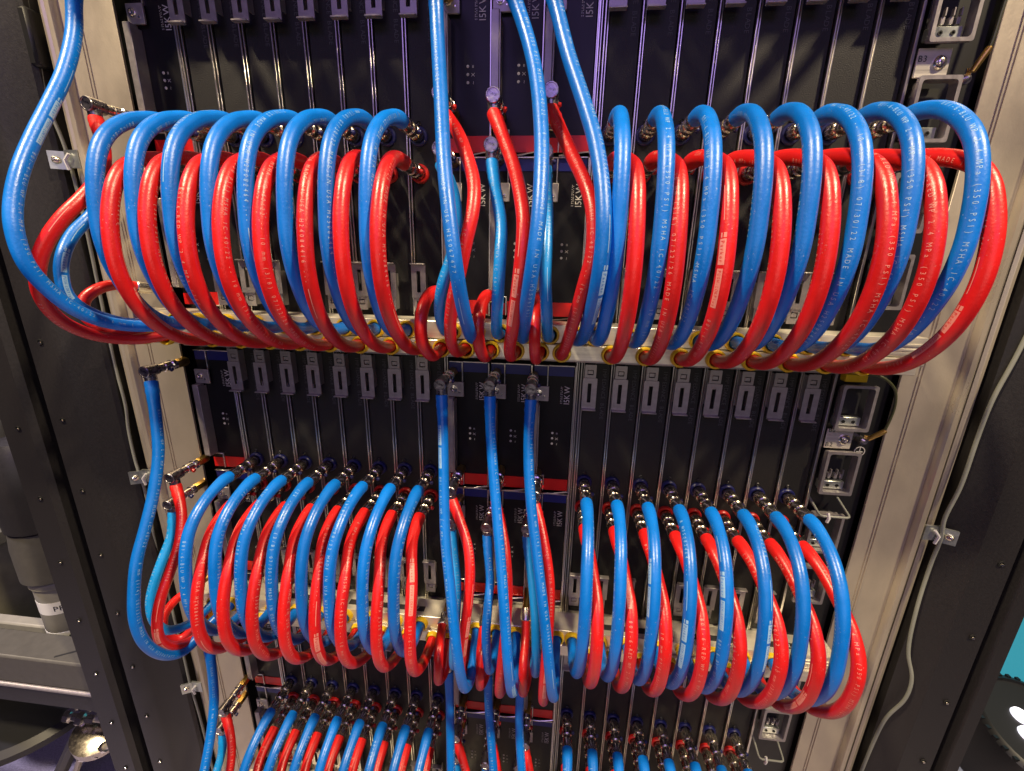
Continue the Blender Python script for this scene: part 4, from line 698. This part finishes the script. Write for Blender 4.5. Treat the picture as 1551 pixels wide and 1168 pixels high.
# ------------------------------------------------------------------ what stands beside the rack
def beam(label):
    r = empty('cross_beam', (-0.90, 0.0, -0.50)); tag(r, label, 'beam')
    m = MB(); m.box(-0.60, 0.492, 0.0, 0.062, -0.066, 0.004, 0.004); part('tray', m, 'beam', r)
    m = MB(); m.box(-0.60, 0.494, 0.002, 0.060, -0.124, -0.0765, 0.003); part('lower_flange', m, 'post', r)
    m = MB(); m.box(-0.60, 0.493, -0.004, 0.058, -0.076, -0.0665, 0.003); part('bright_edge', m, 'latch', r)
    m = MB(); m.vprism([(0.395, 0.012), (0.425, 0.030), (0.427, 0.026), (0.397, 0.009)], 0.0035, 0.0046); part('slot', m, 'dark', r)
beam('grey steel cross beam joining the outer post at the lower left')
def pipe():
    r = empty('grey_pipe', (-0.588, 0.118, -0.60)); tag(r, 'ribbed grey pipe with PRT and PRP labels behind the outer left post', 'pipe')
    m = MB(); m.lathe([(0, 0.046), (0.004, 0.048), (0.20, 0.048), (0.205, 0.052), (0.215, 0.052), (0.22, 0.048)], (0, 0, 0), (0, 0, 1), 32); part('lower_segment', m, 'pipe', r)
    m = MB(); m.lathe([(0.221, 0.056), (0.226, 0.060), (0.30, 0.060), (0.338, 0.056)], (0, 0, 0), (0, 0, 1), 32); part('collar', m, 'beam', r)
    m = MB(); m.lathe([(0.339, 0.054), (0.345, 0.060), (0.43, 0.062), (0.50, 0.056), (0.53, 0.038), (0.54, 0.0)], (0, 0, 0), (0, 0, 1), 32); part('cap', m, 'post', r)
    for z, s in ((0.140, 'PRT'), (0.062, 'PRP')):
        m = MB(); m.lathe([(z, 0.0483), (z + 0.030, 0.0483)], (0, 0, 0), (0, 0, 1), 40); b = part('label_band', m, 'white', r)
        t = MB(); g, w = lay(s, 0.012)
        for vs, fs in g: t.add([(0.0487 * math.sin((x - w / 2) / 0.048 + 0.75), -0.0487 * math.cos((x - w / 2) / 0.048 + 0.75), z + 0.009 + y) for x, y in vs], fs)
        link('lettering', t.flat('lettering'), b, None, M['label'])
pipe()
m = MB(); m.lathe([(0, 0.19), (0.02, 0.21), (0.30, 0.235), (0.345, 0.240), (0.352, 0.250), (0.385, 0.250), (0.392, 0.238), (0.66, 0.22), (0.70, 0.19), (0.71, 0)], (-1.22, 0.36, -0.82), (0, 0, 1), 48); o = part('storage_drum', m, 'grey_tank'); tag(o, 'large olive grey drum with a raised rim behind the left posts', 'drum')
m = MB(); m.box(-0.95, -0.62, 0.10, 0.125, -0.560, -0.530, 0.004); o = part('wooden_batten', m, 'pipe'); tag(o, 'brown batten lying behind the cross beam at lower left', 'batten')
m = MB(); m.lathe([(0, 0.20), (0.012, 0.215), (0.03, 0.215), (0.042, 0.20), (0.042, 0.0)], (-0.90, 0.18, -0.86), (0.1, 0, 1), 48); o = part('cable_reel', m, 'blackplastic'); tag(o, 'black round reel under the cross beam at the lower left', 'reel')
for i, (a, b, rr, mm, lab) in enumerate([((-1.02, 0.20, -1.34), (-0.72, 0.20, -0.86), 0.018, 'beam', 'dark olive strut slanting under the cross beam'), ((-0.90, 0.15, -1.30), (-0.66, 0.15, -0.84), 0.008, 'rail', 'thin pale strut slanting beside the chrome couplings')]):
    m = MB(); m.tube([a, b], rr, 8); o = part('strut', m, mm); tag(o, lab, 'strut')
def chrome_piece(loc, ax, s, label):
    m = MB(); m.lathe([(0, 0.010 * s), (0.006 * s, 0.016 * s), (0.018 * s, 0.016 * s), (0.022 * s, 0.011 * s), (0.034 * s, 0.011 * s), (0.038 * s, 0.019 * s), (0.052 * s, 0.019 * s), (0.056 * s, 0.013 * s), (0.075 * s, 0.012 * s)], (0, 0, 0), ax, 8, False); o = part('pipe_coupling', m, 'chrome', None, loc); tag(o, label, 'coupling', 'chrome pipe couplings at the lower left')
    m = MB(); m.lathe([(0.075 * s, 0.008 * s), (0.11 * s, 0.008 * s), (0.112 * s, 0)], (0, 0, 0), ax, 14); part('nipple', m, 'alu', o)
chrome_piece((-0.680, 0.10, -0.800), (0.9, 0.1, -0.15), 1.0, 'chrome pipe coupling just under the cross beam')
chrome_piece((-0.640, 0.08, -0.900), (0.8, 0.1, 0.35), 1.0, 'chrome pipe coupling lowest at the lower left')
m = MB(); m.lathe([(0, 0.055), (0.004, 0.058), (0.028, 0.056), (0.036, 0.03), (0.036, 0)], (-0.620, 0.12, -0.880), (0.2, -0.3, 1), 24); o = part('valve_body', m, 'gunmetal'); tag(o, 'silver valve body between the chrome pipe couplings', 'valve')
# lower right: stage lamp in front of a cyan screen
def stage_lamp():
    r = empty('stage_lamp', (1.690, 0.32, -0.775)); tag(r, 'black round stage lamp with lit white lenses at the lower right', 'stage lamp')
    m = MB(); m.lathe([(-0.17, 0.115), (-0.15, 0.130), (0.0, 0.134), (0.006, 0.128), (0.010, 0.120), (0.004, 0.116), (0.002, 0)], (0, 0, 0), (0.05, -0.30, 1), 48); part('housing', m, 'blackplastic', r)
    ax = Vector((0.05, -0.30, 1)).normalized(); u = ax.orthogonal().normalized(); w = ax.cross(u)
    for k in range(7):
        c = Vector((0, 0, 0)) if k == 6 else (u * math.cos(k * math.pi / 3 + 0.4) + w * math.sin(k * math.pi / 3 + 0.4)) * 0.044
        m = MB(); m.lathe([(0.003, 0.019), (0.009, 0.018), (0.012, 0.012), (0.013, 0)], c, ax, 20); part('lens', m, 'led' , r)
    m = MB()
    for k in range(40):
        t = 2 * math.pi * k / 40; c = (u * math.cos(t) + w * math.sin(t)) * 0.130 + ax * 0.004; m.box(c.x - 0.004, c.x + 0.004, c.y - 0.004, c.y + 0.004, c.z - 0.006, c.z + 0.004)
    part('knurled_rim', m, 'blackplastic', r)
stage_lamp()
m = MB(); m.box(1.50, 4.2, 0.95, 0.97, -1.30, 0.60, 0.004); o = part('light_panel', m, 'screen'); tag(o, 'cyan backlit panel beyond the right post', 'light panel')
